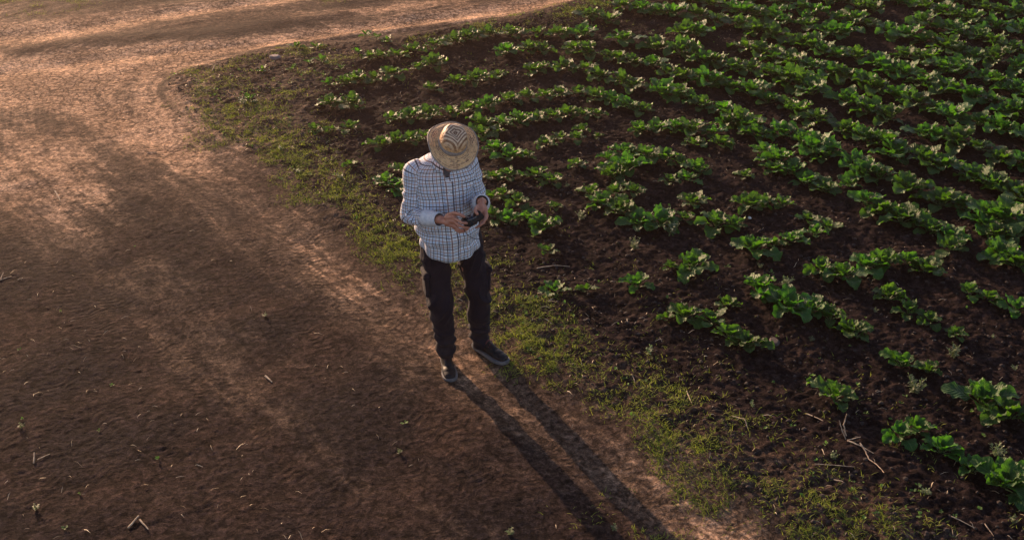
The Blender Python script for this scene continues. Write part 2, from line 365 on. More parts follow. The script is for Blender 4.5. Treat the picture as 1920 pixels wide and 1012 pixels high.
def blades(n, x, y, hmin, hmax, wmin, wmax, lean, seed, flat=0.):
    r = np.random.default_rng(seed); z = height(x, y) - .003
    az = r.uniform(0, 2*np.pi, n); ln = r.uniform(hmin, hmax, n)*r.uniform(.6, 1, n); le = r.uniform(lean[0], lean[1], n)
    wd = r.uniform(wmin, wmax, n); d = np.stack([np.cos(az), np.sin(az)], 1); sd_ = np.stack([-np.sin(az), np.cos(az)], 1)
    tw_ = r.uniform(-.8, .8, n)
    b = np.stack([x, y, z], 1)
    def lv(t, wsc):
        h = ln*t; ang = le*(.6+.5*t)
        c = b.copy(); c[:, :2] += d*(h*np.sin(ang))[:, None] + sd_*(tw_*h*t*.35)[:, None]; c[:, 2] += h*np.cos(ang) + flat
        o = np.zeros_like(c); o[:, :2] = sd_*(wd*wsc*.5)[:, None]; o[:, 2] = wd*wsc*.3*np.sin(tw_*3)
        return c-o, c+o, c
    a0, a1, _ = lv(0, .8); b0, b1, _ = lv(.5, 1.); _, _, t_ = lv(1., 0)
    V = np.stack([a0, a1, b0, b1, t_], 1).reshape(-1, 3); k = np.arange(n)*5
    q = np.stack([k, k+1, k+3, k+2], 1); t3 = np.stack([k+2, k+3, k+4], 1)
    return V, q, t3, np.repeat(np.clip(r.normal(.4, .28, n), 0, 1), 5)
def scatter(n, dens, seed, box=(-7.4, 7.6, 3.6, 15.4)):
    r = np.random.default_rng(seed); x = r.uniform(box[0], box[1], n); y = r.uniform(box[2], box[3], n)
    d = dens(x, y); k = r.random(n) < d
    vis = (np.abs(x) < .47*np.hypot(y, CAM_H)+.5); k &= vis
    return x[k], y[k]
GP1 = inside
patches = [(610,-5,.3),(40,0,.6),(110,8,.5),(1190,1000,.35),(1290,905,.12),(0,1,.8)]
LUSH = raster(np.maximum(band([(430,235),(500,290),(560,350),(680,430),(790,530)], .42), band([(930,600),(1040,690),(1160,770),(1300,860),(1420,930),(1600,1060)], .34)))
def g_dens(x, y):
    se = samp(S_EDGE, x, y); si = samp(S_IN, x, y)
    se = se + .55*(fbm(x, y, 2.0, 4, 21, .6)-.5)*2
    cl = sstep(.44, .60, fbm(x, y, 2.8, 3, 22, .6)); cl2 = sstep(.42, .6, fbm(x, y, 12, 2, 23))
    strip = sstep(-.05, .50, se)*(1-.5*sstep(-1.9, -2.9, x))*sstep(.22, -.50, si + .5*(noise(x, y, 2, 24)-.5))
    back = sstep(10.8, 12.5, y)*sstep(-2.2, -1., -np.abs(x+1.0)+0)*0
    lush = samp(LUSH, x, y)*.75
    d = strip*(.03+.97*np.maximum(cl, lush))*(.15+.85*cl2)*(.75+.8*lush)
    d = d + .05*sstep(-.1, .3, si)*cl*cl2*sstep(1.4, .1, si)
    for px, py, rr in patches:
        q = G(px, py); d = d + .25*np.exp(-((x-q[0])**2+(y-q[1])**2)/(rr*rr*.5))*(.25+.75*cl2)*cl
    return np.clip(d, 0, 1)
x, y = scatter(3600000, g_dens, 31)
V, q, t3, lv = blades(len(x), x, y, .020, .060, .0024, .0044, (.6, 1.45), 32)

lv = np.clip(lv*.8 + np.repeat(.5*(fbm(x, y, 2.5, 2, 29)-.35), 5) + .15, 0, 1)
tag(link('short_grass', mesh_np('short_grass', V, [q, t3], attrs={'lv': lv}), M_GRASS),
    'low clumpy yellow-green grass along the verge between dirt road and crop', 'grass', kind='stuff')
# loose straw and stalk bits
def s_dens(x, y):
    se = samp(S_EDGE, x, y); si = samp(S_IN, x, y)
    verge = sstep(0, .2, se)*sstep(.9, -.2, si)
    cl = sstep(.5, .72, fbm(x, y, 2.4, 3, 51))
    mid = sstep(.45, .9, samp(DARK, x, y))*sstep(.2, -.2, se)*sstep(11, 8, y)
    return np.clip(.95*verge*(.25+cl) + .10*sstep(.3, 1, si) + .5*np.exp(-((x-1.35)**2+(y-6.)**2)/.5)*cl + .20*mid + .008, 0, 1)
x, y = scatter(24000, s_dens, 52)
V, q, t3, lv = blades(len(x), x, y, .02, .085, .0018, .0042, (1.15, 1.62), 53, .006)
tag(link('straw_litter', mesh_np('straw_litter', V, [q, t3], attrs={'lv': lv}), M_STRAW),
    'pale broken straw and dry stalk bits strewn over the bare soil', 'straw', kind='stuff')
# tiny broadleaf seedlings: rosettes of oval leaflets
def rosettes(x, y, seed, rmin, rmax, nl=6):
    r = np.random.default_rng(seed); n = len(x); z = height(x, y)+.002; Vs = []; lv = []
    sz = r.uniform(rmin, rmax, n); lvv = r.uniform(0, 1, n)
    for k in range(nl):
        az = r.uniform(0, 2*np.pi, n); el = r.uniform(.15, 1.1, n); L = sz*r.uniform(.6, 1, n)
        d = np.stack([np.cos(az)*np.cos(el), np.sin(az)*np.cos(el), np.sin(el)], 1); s_ = np.stack([-np.sin(az), np.cos(az), 0*az], 1)
        b = np.stack([x, y, z], 1)
        pts = [b + d*(L*.15)[:, None]]
        for t, ww in ((.5, .24), (.8, .22)):
            c = b + d*(L*t)[:, None]; pts += [c - s_*(L*ww)[:, None], c + s_*(L*ww)[:, None]]
        tip = b + d*(L*1.02)[:, None]; tip[:, 2] -= L*.12; pts.append(tip)
        Vs.append(np.stack(pts, 1).reshape(-1, 3)); lv.append(np.repeat(np.clip(lvv + r.normal(0, .15, n), 0, 1), 6))
    V = np.concatenate(Vs); k = np.arange(n*nl)*6
    return V, np.stack([k+1, k+2, k+4, k+3], 1), np.concatenate([np.stack([k, k+2, k+1], 1), np.stack([k+3, k+4, k+5], 1)]), np.concatenate(lv)
def c_dens(x, y):
    se = samp(S_EDGE, x, y); si = samp(S_IN, x, y)
    verge = sstep(0, .3, se)*sstep(.6, -.1, si); cl = sstep(.42, .65, fbm(x, y, 2.8, 3, 61))
    mid = sstep(.45, .95, samp(DARK, x, y))*sstep(.1, -.2, se)*sstep(9, 6, y)
    return np.clip(.7*verge*cl + .10*sstep(.1, .6, si)*sstep(3., .5, si) + .10*mid*cl + .05*sstep(-2.2, -3, x)*sstep(7, 5, y), 0, 1)
x, y = scatter(13000, c_dens, 62)
V, q, t3, lv = rosettes(x, y, 63, .012, .034)
tag(link('seedling_ground_cover', mesh_np('seedlings', V, [q, t3], attrs={'lv': lv}), M_COVER),
    'scattered tiny broadleaf seedlings sprouting through the verge and soil', 'ground cover', kind='stuff')
# small clods and grit
bm = bmesh.new(); bmesh.ops.create_icosphere(bm, subdivisions=1, radius=1); ico_v = np.array([v.co[:] for v in bm.verts]); ico_f = np.array([[v.index for v in f.verts] for f in bm.faces]); bm.free()
def clods(x, y, smin, smax, seed, pw=3.):
    r = np.random.default_rng(seed); n = len(x); s_ = smin + (smax-smin)*r.random(n)**pw
    V = ico_v[None]*(1+r.uniform(-.25, .25, (n, len(ico_v), 1)))*np.stack([s_*r.uniform(.7, 1.3, n), s_*r.uniform(.7, 1.3, n), s_*r.uniform(.5, .8, n)], 1)[:, None]
    V = V + np.stack([x, y, height(x, y)+s_*.15], 1)[:, None]
    F = (ico_f[None] + (np.arange(n)*len(ico_v))[:, None, None]).reshape(-1, 3)
    return V.reshape(-1, 3), F
x, y = scatter(90000, lambda x, y: np.clip(.6*sstep(0, .3, samp(S_EDGE, x, y)) + .0, 0, 1), 71)
V, F = clods(x, y, .003, .016, 72, 3.)
m = NT('clod'); nz = m.noise(m.pos(), 30, 3); m.set(Base_Color=m.mix(m.mr(nz, .3, .7), (.012, .008, .007), (.034, .021, .016)), Roughness=.9)
tag(link('soil_crumbs', mesh_np('soil_crumbs', V, [F], smooth=False), m.m), 'dark crumbs and small clods of loose soil', 'soil clods', kind='stuff')
# ------------------------------------------------------------------ beet plants
M_LEAF = leafmat('beet_leaf', (.011, .038, .009), (.031, .076, .013), (1.15, 1.45, .25), .50, .15, vein=(.08, .12, .04))
M_STALK = leafmat('beet_stalk', (.06, .10, .03), (.11, .16, .05), (.5, .6, .2), .45, .5)
def beet_meshes(seed, n_leaf, dia, tall):
    r = random.Random(seed); V, Q, UV, LV = [], [], [], []; SV, SQ, SL = [], [], []
    NL, NS = 10, 6
    for k in range(n_leaf):
        f = (k+.5)/n_leaf                                  # 0 inner .. 1 outer
        az = k*2.39996 + r.uniform(-.35, .35)
        L = dia*(.34+.30*f)*r.uniform(.75, 1.15)           # whole leaf reach
        pet = L*r.uniform(.38, .5); bl = L*r.uniform(.75, .95); wd = bl*r.uniform(.33, .43)
        el = R(82 - 50*f + r.uniform(-10, 10)); droop = R(r.uniform(25, 70))*(.5+.7*f)
        lift = tall*(.55 + .45*(1-f))
        roll = r.uniform(-.5, .5); ph = r.uniform(0, 6); ph2 = r.uniform(0, 6); fold = r.uniform(.05, .5); ruf = r.uniform(.12, .26)*wd
        d = Vector((math.cos(az), math.sin(az), 0)); s = Vector((-math.sin(az), math.cos(az), 0))
        p = Vector((d.x*.008, d.y*.008, -.01)); cur = []
        ang = el + R(8)
        for i in range(4): cur.append(p.copy()); p = p + (d*math.cos(ang)+Vector((0, 0, math.sin(ang)*lift*1.3)))*(pet/3); ang -= R(5)
        rad = .0042*dia/.28
        b0 = len(SV)
        for i, c in enumerate(cur):
            rr = rad*(1.25-.2*i)
            for a in range(4): SV.append(c + s*math.cos(a*math.pi/2)*rr*1.3 + Vector((0, 0, 1))*math.sin(a*math.pi/2)*rr)
        for i in range(3):
            for a in range(4): SQ.append((b0+i*4+a, b0+i*4+(a+1) % 4, b0+i*4+4+(a+1) % 4, b0+i*4+4+a))
        SL += [r.random()]*16
        p = cur[-1].copy(); b0 = len(V); lv = min(1, max(0, r.gauss(.45, .25)))
        side = s
        for i in range(NL+1):
            t = i/NL
            nrm = (Vector((0, 0, 1))*math.cos(ang) - d*math.sin(ang)).normalized()
            fw_ = d*math.cos(ang)+Vector((0, 0, math.sin(ang)))
            cr = math.cos(roll*t); sr = math.sin(roll*t); sd1 = side*cr + nrm*sr; n1 = nrm*cr - side*sr
            wt = wd*(.10 + 1.0*math.sin(math.pi*min(1, t**.72*.97))**.62)*(1 if t < .98 else .55)
            if t == 0: wt = wd*.12
            for j in range(NS+1):
                u = (j/NS)*2-1; e = abs(u)
                rz = ruf*(e**1.8)*math.sin(t*15+ph+(2 if u > 0 else 0)+u) + ruf*.45*math.sin(t*24+u*5+ph2)*(.25+e)
                lat = u*wt*(1-.12*fold) + wt*.10*math.sin(t*19+ph2)*u
                V.append(p + sd1*lat + n1*(fold*wt*e*e*.9 + rz)); UV.append(((u+1)/2, t)); LV.append(min(1, max(0, lv+.25*t-.1+.1*e)))
            p = p + fw_*(bl/NL); ang -= droop/NL*(1.0 if t < .6 else 1.6)
        for i in range(NL):
            for j in range(NS):
                a = b0+i*(NS+1)+j; Q.append((a, a+1, a+NS+2, a+NS+1))
    fm = mesh_np('beet_foliage', [v[:] for v in V], [np.array(Q)], uv=np.array(UV), attrs={'lv': LV})
    sm = mesh_np('beet_stalks', [v[:] for v in SV], [np.array(SQ)], attrs={'lv': SL})
    fm.materials.append(M_LEAF); sm.materials.append(M_STALK); return fm, sm
BIG = [beet_meshes(100+i, 15+i % 4, .245, 1.0) for i in range(7)]
MID = [beet_meshes(200+i, 11+i % 3, .22, 1.0) for i in range(6)]
SML = [beet_meshes(300+i, 6+i % 2, .21, .95) for i in range(4)]
ORD = ['first','second','third','fourth','fifth','sixth','seventh','eighth','ninth','tenth','eleventh','twelfth','thirteenth','fourteenth','fifteenth','sixteenth','seventeenth','eighteenth','nineteenth']
TENS = {2: 'twenty', 3: 'thirty', 4: 'forty'}
def ordn(n):
    if n <= 19: return ORD[n-1]
    t, u = divmod(n, 10); return (TENS[t][:-1]+'ieth') if u == 0 else TENS[t]+'-'+ORD[u-1]
rows = [sorted(r, key=lambda a: a[0][0]) for r in ROWS]
rows.sort(key=lambda r: -np.mean([p[0][0]*(-.5)+(p[0][1])*(-.85) for p in r]))      # from the verge outwards
allp = [(p, s, ri, k) for ri, r in enumerate(rows) for k, (p, s) in enumerate(r)]
kept = []
for a in allp:                                            # drop doubles where traced and continued rows meet
    if all(math.hypot(a[0][0]-b[0][0], a[0][1]-b[0][1]) > .105 for b in kept): kept.append(a)

cnt = {}; kept.sort(key=lambda a: (a[2], a[0][0]))
def vis(p):
    zc = p[1]*math.cos(PITCH)+CAM_H*math.sin(PITCH); yc = (p[1]*math.sin(PITCH)-CAM_H*math.cos(PITCH))
    return zc, 960+FPX*p[0]/zc, 506-FPX*yc/zc
seen = [a for a in kept if -60 < vis(a[0])[1] < 1990 and -40 < vis(a[0])[2] < 1110]
seen_s = sorted(seen, key=lambda a: -a[1]/vis(a[0])[0])
indiv = set(id(a) for a in seen_s[:284]); rest = [a for a in seen_s[284:]]
open('/tmp/cnt.txt','w').write(f'{len(kept)} {len(seen)} {len(rest)} {len(rows)}')
pr = random.Random(5)
for a in seen:
    p, s, ri, k = a
    if s > .98: kind, pool = 'large', BIG
    elif s > .68: kind, pool = 'medium', MID
    else: kind, pool = 'small', SML
    fm, sm = pool[pr.randrange(len(pool))]
    sc = s*(1.03 if s > .98 else 1.10 if s > .68 else 1.15)*pr.uniform(.82, 1.08)*.97; rz = pr.uniform(0, 6.28)
    z = float(height([p[0]], [p[1]])[0])
    tilt = (pr.uniform(-.10, .10), pr.uniform(-.10, .10))
    if id(a) not in indiv: continue
    cnt[ri] = cnt.get(ri, 0)+1
    o = bpy.data.objects.new('beet_plant', None); C.objects.link(o); o.empty_display_size = .1
    o.location = (p[0], p[1], z); o.rotation_euler = (tilt[0], tilt[1], rz); o.scale = (sc, sc, sc*pr.uniform(.9, 1.12))
    tag(o, f'{kind} beet plant, {ordn(cnt[ri])} from left in the {ordn(ri+1)} crop row from the verge', 'beet plant', 'beet plants growing in curved crop rows')
    link('foliage', fm, None, o); link('stalks', sm, None, o)
for i, (px, py, s) in enumerate(sorted([(557,97,.62),(592,96,.55),(686,68,.6),(707,79,.6),(727,84,.65),(604,124,.6),(549,138,.5),(580,128,.5),(617,163,.6),(671,106,.55),(494,141,.55),(468,196,.7),(641,136,.5),(668,212,.55)])):
    x, y = G(px, py); fm, sm = SML[i % 4]; o = bpy.data.objects.new('beet_plant', None); C.objects.link(o); o.location = (x, y, float(height([x], [y])[0])); o.scale = (s*1.2,)*3; o.rotation_euler = (0, 0, i*2.1)
    tag(o, f'small stray beet plant, {ordn(i+1)} from left among the grass at the verge tip', 'beet plant', 'stray beet plants in the grassy verge tip')
    link('foliage', fm, None, o); link('stalks', sm, None, o)
if rest:
    Vs, Qs, LVs, UVs = [], [], [], []; off = 0
    for p, s, ri, k in rest:
        fm, sm = BIG[pr.randrange(len(BIG))] if s > .9 else MID[pr.randrange(len(MID))]
        v = np.zeros(len(fm.vertices)*3, np.float32); fm.vertices.foreach_get('co', v); v = v.reshape(-1, 3)
        q = np.zeros(len(fm.loops), np.int32); fm.loops.foreach_get('vertex_index', q)
        a_ = np.zeros(len(v), np.float32); fm.attributes['lv'].data.foreach_get('value', a_)
        th = pr.uniform(0, 6.28); c_, s__ = math.cos(th), math.sin(th)
        v = v*s; v = np.stack([v[:, 0]*c_-v[:, 1]*s__, v[:, 0]*s__+v[:, 1]*c_, v[:, 2]], 1) + np.array([p[0], p[1], float(height([p[0]], [p[1]])[0])])
        u_ = np.zeros(len(fm.loops)*2, np.float32); fm.uv_layers[0].data.foreach_get('uv', u_); vu = np.zeros((len(v), 2), np.float32); vu[q] = u_.reshape(-1, 2)
        Vs.append(v); Qs.append(q.reshape(-1, 4)+off); LVs.append(a_); UVs.append(vu); off += len(v)
    tag(link('far_beet_plants', mesh_np('far_beets', np.concatenate(Vs), [np.concatenate(Qs)], uv=np.concatenate(UVs), attrs={'lv': np.concatenate(LVs)}), M_LEAF),
        'dense dark green beet leaves running together in the farthest rows', 'beet plants', kind='stuff')
# ------------------------------------------------------------------ the man
def noise3(p, f, s=0):
    p = np.asarray(p, float)*np.asarray(f)+500; i = np.floor(p).astype(np.int64); a = p-i; a = a*a*(3-2*a)
    def h(dx, dy, dz):
        return _h(i[:, 0]+dx+(i[:, 2]+dz)*7919, i[:, 1]+dy, s)
    def lx(dy, dz): return h(0, dy, dz)*(1-a[:, 0])+h(1, dy, dz)*a[:, 0]
    def ly(dz): return lx(0, dz)*(1-a[:, 1])+lx(1, dz)*a[:, 1]
    return ly(0)*(1-a[:, 2])+ly(1)*a[:, 2]
def frame(d, hint=Vector((0, 0, 1))):
    d = d.normalized(); x = d.cross(hint)
    if x.length < 1e-3: x = d.cross(Vector((1, 0, 0)))
    x.normalize(); return x, x.cross(d).normalized(), d
def cap(bm, a, b, ra, rb, flat=1., axis=None, seg=16):
    """round-ended tapered limb piece, optionally flattened across `axis`"""
    a, b = Vector(a), Vector(b); d = (b-a)
    if d.length < 1e-5: d = Vector((0, 0, 1e-4))
    if axis is not None:
        y = Vector(axis); y = (y - d.normalized()*y.dot(d.normalized())).normalized(); dd = d.normalized(); x = y.cross(dd)
    else: x, y, dd = frame(d)
    rings = []
    for k in range(1, 5): t = R(90*k/4); rings.append((a - dd*ra*math.cos(t), ra*math.sin(t)))
    for k in range(4): t = R(90*k/4); rings.append((b + dd*rb*math.sin(t), rb*math.cos(t)))
    vs = [[bm.verts.new(c + x*math.cos(q*2*math.pi/seg)*r + y*math.sin(q*2*math.pi/seg)*r*flat) for q in range(seg)] for c, r in rings]
    for r0, r1 in zip(vs, vs[1:]):
        for q in range(seg): bm.faces.new((r0[q], r0[(q+1) % seg], r1[(q+1) % seg], r1[q]))
    bm.faces.new(vs[0][::-1]); bm.faces.new(vs[-1])
def ell(bm, c, rad, rot=None, sub=3):
    M = Matrix.Translation(c) @ (rot.to_4x4() if rot is not None else Matrix()) @ Matrix.Diagonal((*rad, 1))
    bmesh.ops.create_icosphere(bm, subdivisions=sub, radius=1, matrix=M)
def remesh(bm, voxel, smooth_it=6, name='m'):
    bmesh.ops.recalc_face_normals(bm, faces=bm.faces)
    me = bpy.data.meshes.new(name); bm.to_mesh(me); bm.free()
    o = bpy.data.objects.new('tmp', me); C.objects.link(o)
    m = o.modifiers.new('r', 'REMESH'); m.mode = 'VOXEL'; m.voxel_size = voxel; m.use_smooth_shade = True
    s = o.modifiers.new('s', 'SMOOTH'); s.iterations = smooth_it; s.factor = .5
    dg = bpy.context.evaluated_depsgraph_get(); out = bpy.data.meshes.new_from_object(o.evaluated_get(dg))
    bpy.data.objects.remove(o); bpy.data.meshes.remove(me); out.name = name
    return out
def get_co(me):
    v = np.zeros(len(me.vertices)*3, np.float32); me.vertices.foreach_get('co', v); return v.reshape(-1, 3).astype(float)
def get_no(me):
    v = np.zeros(len(me.vertices)*3, np.float32); me.vertices.foreach_get('normal', v); return v.reshape(-1, 3).astype(float)
def displace(me, fn):
    co = get_co(me); no = get_no(me); co = co + no*fn(co)[:, None]
    me.vertices.foreach_set('co', co.astype(np.float32).ravel()); me.update()

ROOT = Vector((-.33, 6.06, 0)); zr = float(height([ROOT.x], [ROOT.y])[0]); ROOT.z = zr
def L(v): return Vector(v) - ROOT                      # world -> person space
f_ = Vector((.26, -.966, 0)).normalized(); l_ = Vector((.966, .26, 0)).normalized(); UP = Vector((0, 0, 1))
SH = Vector((-.408, 6.05, 1.44))
shR, shL = SH - l_*.172 + UP*-.015, SH + l_*.150 + UP*-.015
elR, elL = Vector((-.605, 5.96, 1.13)), Vector((-.205, 6.09, 1.14))
wrR, wrL = W3(828, 412, 5.76), W3(904, 378, 5.82)
hipR, hipL = Vector((-.465, 6.07, .90)), Vector((-.285, 6.11, .90))
knR, knL = W3(824, 566, 6.00), W3(897, 558, 6.10)
anR, anL = Vector((-.435, 6.07, .10)), Vector((-.215, 6.19, .10))
toR, toL = Vector((-.395, 5.85, .03)), Vector((-.035, 6.01, .03))
HC = Vector((-.352, 5.925, 1.575)); hu = (f_*.46 + UP*.88 + l_*.09).normalized(); hl = l_; hf = hl.cross(hu)*-1
if hf.dot(f_) < 0: hf = -hf
HM = Matrix((hl, hf, hu)).transposed()                  # head frame columns: side, forward, up
def H(x, y, z): return HC + HM @ Vector((x, y, z))
DEV = W3(886, 410, 5.665); dvx = (W3(905, 401, 5.70) - W3(865, 420, 5.63)).normalized()

bm = bmesh.new()
Cp = lambda a, b, ra, rb, fl=1., ax=None: cap(bm, L(a), L(b), ra, rb, fl, ax)
pel = (hipR+hipL)/2
Cp(pel+UP*.02, pel+UP*.12, .145, .135, .75, f_); Cp(pel+UP*.1, SH-UP*.16, .13, .155, .72, f_); Cp(SH-UP*.2, SH-UP*.1, .155, .13, .7, f_)
Cp(shR, shL, .048, .048); Cp(SH-UP*.03-l_*.12, SH+f_*.02+UP*.05, .05, .055); Cp(SH-UP*.03+l_*.12, SH+f_*.02+UP*.05, .05, .055)
Cp(SH+UP*.02, H(0, -.035, -.06), .062, .055)
for s_, e_, w_ in ((shR, elR, wrR), (shL, elL, wrL)):
    Cp(s_, e_, .052, .041); m_ = e_.lerp(w_, .35); Cp(e_, m_, .040, .041); Cp(m_, w_, .041, .027, .85)
for h_, k_, a_, t_ in ((hipR, knR, anR, toR), (hipL, knL, anL, toL)):
    Cp(h_, k_, .085, .055); Cp(k_, k_.lerp(a_, .35), .053, .055); Cp(k_.lerp(a_, .35), a_, .055, .036); Cp(a_-UP*.045, a_.lerp(t_, .6)-UP*.02, .026, .016)
# head
def E(c, rad): ell(bm, L(H(*c)), rad, HM)
E((0, -.008, .035), (.076, .095, .088)); E((0, .012, -.03), (.062, .078, .085)); E((0, .045, -.085), (.036, .036, .030)); E((0, .03, -.06), (.053, .05, .045))
Cp(H(0, .092, .008), H(0, .108, -.030), .010, .014); E((-.011, .098, -.034), (.009, .010, .008)); E((.011, .098, -.034), (.009, .010, .008))
Cp(H(-.045, .083, .028), H(-.015, .092, .024), .011, .012); Cp(H(.045, .083, .028), H(.015, .092, .024), .011, .012)
E((-.043, .068, -.02), (.022, .018, .018)); E((.043, .068, -.02), (.022, .018, .018))
Cp(H(-.018, .090, -.060), H(.018, .090, -.060), .0065, .0065); Cp(H(-.015, .088, -.070), H(.015, .088, -.070), .008, .008)
E((-.078, -.005, -.005), (.010, .020, .033)); E((.078, -.005, -.005), (.010, .020, .033))
# hands: palm, four fingers of their own lengths, thumb from the side of the palm
def finger(pts, r0, r1):
    n = len(pts)-1
    for i in range(n):
        a = r0+(r1-r0)*i/n; b = r0+(r1-r0)*(i+1)/n; Cp(pts[i], pts[i+1], a, b)
P_ = W3
# right hand: back of the hand up, fingers curling under the device, thumb on top of it
Cp(wrR, P_(842, 415, 5.725), .027, .030, .62, UP+f_*.6); Cp(P_(838, 408, 5.73), P_(852, 407, 5.700), .017, .015); Cp(P_(838, 419, 5.725), P_(853, 424, 5.690), .017, .014)
Cp(P_(838, 413, 5.73), P_(853, 415, 5.690), .018, .016)
finger([P_(850, 408, 5.700), P_(859, 413, 5.665), P_(867, 418, 5.628), P_(875, 418.5, 5.615)], .0100, .0080)
finger([P_(852, 416, 5.692), P_(862, 423, 5.655), P_(871, 426.5, 5.625), P_(879, 426, 5.622)], .0102, .0080)
finger([P_(851, 422, 5.690), P_(860, 430, 5.665), P_(869, 432, 5.645), P_(877, 430, 5.650)], .0095, .0075)
finger([P_(849, 425, 5.695), P_(857, 433, 5.685), P_(864, 435, 5.672), P_(871, 433, 5.670)], .0085, .0068)
finger([P_(838, 404, 5.735), P_(851, 399.5, 5.705), P_(862, 402, 5.665), P_(870, 406, 5.640)], .0125, .0090)
# left hand: fingers reach round the far end, thumb on the near top corner
Cp(wrL, P_(904, 392, 5.765), .027, .029, .62, l_+f_*.3); Cp(P_(900, 386, 5.775), P_(899, 398, 5.735), .016, .014); Cp(P_(908, 388, 5.775), P_(911, 399, 5.740), .016, .013)
finger([P_(910, 397, 5.745), P_(911, 408, 5.705), P_(907, 417, 5.665), P_(901, 422, 5.640)], .0100, .0078)
finger([P_(907, 398, 5.748), P_(908, 411, 5.710), P_(903, 420, 5.675), P_(896, 425, 5.655)], .0100, .0078)
finger([P_(904, 399, 5.750), P_(906, 413, 5.722), P_(900, 422, 5.695), P_(893, 427, 5.680)], .0095, .0072)
finger([P_(911, 396, 5.750), P_(914, 404, 5.720), P_(912, 411, 5.690), P_(907, 415, 5.668)], .0085, .0068)
finger([P_(899, 384, 5.790), P_(893, 390, 5.745), P_(891, 396, 5.700), P_(895, 401, 5.665)], .0125, .0088)
me = remesh(bm, .0034, 3, 'person')
sk = NT('skin'); n_ = sk.noise(sk.obj(), 18, 3); n2_ = sk.noise(sk.obj(), 160, 2)
sk.set(Base_Color=sk.mix(sk.mr(n_, .3, .7), (.50, .22, .14), (.38, .15, .095)), Roughness=.5, Subsurface_Weight=.08, Subsurface_Radius=(.01, .004, .002)); sk.bump(n2_, .35, .0015)
man = link('person', me, sk.m, None, ROOT)
tag(man, 'man in straw hat and checked shirt standing on dirt road edge, looking down at device', 'person')

# eyes and hair
for s_ in (-1, 1):
    bm = bmesh.new(); ell(bm, L(H(.031*s_, .079, .012)), (.0115, .0115, .0105), HM)
    me = bpy.data.meshes.new('eye'); bm.to_mesh(me); bm.free(); em = NT('eye'); em.set(Base_Color=(.25, .22, .2), Roughness=.2); link('eye', me, em.m, man)
bm = bmesh.new()
ell(bm, L(H(0, -.022, .040)), (.0795, .090, .088), HM); ell(bm, L(H(0, -.050, -.01)), (.070, .058, .062), HM)
for s_ in (-1, 1): cap(bm, L(H(.073*s_, .022, .03)), L(H(.074*s_, .020, -.005)), .008, .006)
me = remesh(bm, .006, 2, 'hair'); displace(me, lambda c: .004*(noise3(c, 180, 3)-.5))
hm = NT('hair'); hm.set(Base_Color=(.03, .02, .015), Roughness=.6); link('hair', me, hm.m, man)

# ---- shirt
def plaid():
    m = NT('checked_cotton'); s = m.n('ShaderNodeSeparateXYZ', {0: m.uv()}).outputs
    def stripes(c, period, off, wdt):
        fr = m.math('FRACT', m.math('ADD', m.math('DIVIDE', c, period), off)); d = m.math('ABSOLUTE', m.math('SUBTRACT', fr, .5))
        return m.math('SUBTRACT', 1., m.n('ShaderNodeMapRange', {0: d, 1: wdt/period*.5-.02, 2: wdt/period*.5+.02}).outputs[0])
    col = (.90, .88, .86)
    per = .040
    for ax in (0, 1):
        col = m.mix(m.math('MULTIPLY', stripes(s[ax], per, .0, .009), .44), col, (.17, .36, .62), 'MIX')
        col = m.mix(m.math('MULTIPLY', stripes(s[ax], per, .5, .009), .26), col, (.24, .42, .66), 'MIX')
    for ax in (0, 1):
        col = m.mix(m.math('MULTIPLY', stripes(s[ax], per, .25, .0048), .95), col, (.025, .022, .045), 'MIX')
        col = m.mix(m.math('MULTIPLY', stripes(s[ax], per, .75, .0042), .85), col, (.19, .06, .035), 'MIX')
    m.set(Base_Color=col, Roughness=.85, Sheen_Weight=.15); m.bump(m.noise(m.uv(), 600, 2), .3, .0008); return m.m
M_PLAID = plaid()
pc = NT('pale_cotton'); pc.set(Base_Color=pc.mix(pc.mr(pc.noise(pc.obj(), 60, 2), .3, .7), (.50, .54, .60), (.66, .69, .72)), Roughness=.9)
WV = lambda p: p - np.array(ROOT)
#        z     cx(along l)  cy(along f)  a     b
TR = [(.855, .012, .030, .192, .140), (.93, .010, .040, .198, .150), (1.02, .004, .045, .196, .150), (1.12, 0, .045, .194, .143), (1.22, 0, .035, .194, .132),
      (1.31, 0, .015, .198, .124), (1.37, 0, .004, .200, .116), (1.415, 0, 0, .192, .104), (1.445, 0, .002, .172, .094), (1.470, 0, .006, .140, .084), (1.492, 0, .012, .102, .075), (1.508, 0, .018, .076, .068)]
TA = np.array(TR)
def torso(u, t, off=0.):
    """u angle (0 = front), t 0..1 hem..neck ; arrays"""
    z = .855 + t*(1.502-.855); cs = [np.interp(z, TA[:, 0], TA[:, k]) for k in range(1, 5)]
    k = .5; z2 = z + np.clip(1-t*5, 0, 1)*(.055*np.sin(u)**2 - .015*np.cos(u))
    a, b = cs[2]*.955+off, cs[3]+off
    cu, su = np.cos(u), np.sin(u); e = .88
    pl_, pf = np.sign(su)*np.abs(su)**e*a + cs[0], np.sign(cu)*np.abs(cu)**e*b + cs[1]
    c0 = np.array([-.408, 6.085]) + (np.clip((z-1.)/.45, 0, 1)[..., None])*np.array([-.004, -.035])
    x = c0[..., 0] + l_.x*pl_ + f_.x*pf; y = c0[..., 1] + l_.y*pl_ + f_.y*pf
    return np.stack([x, y, z2], -1)
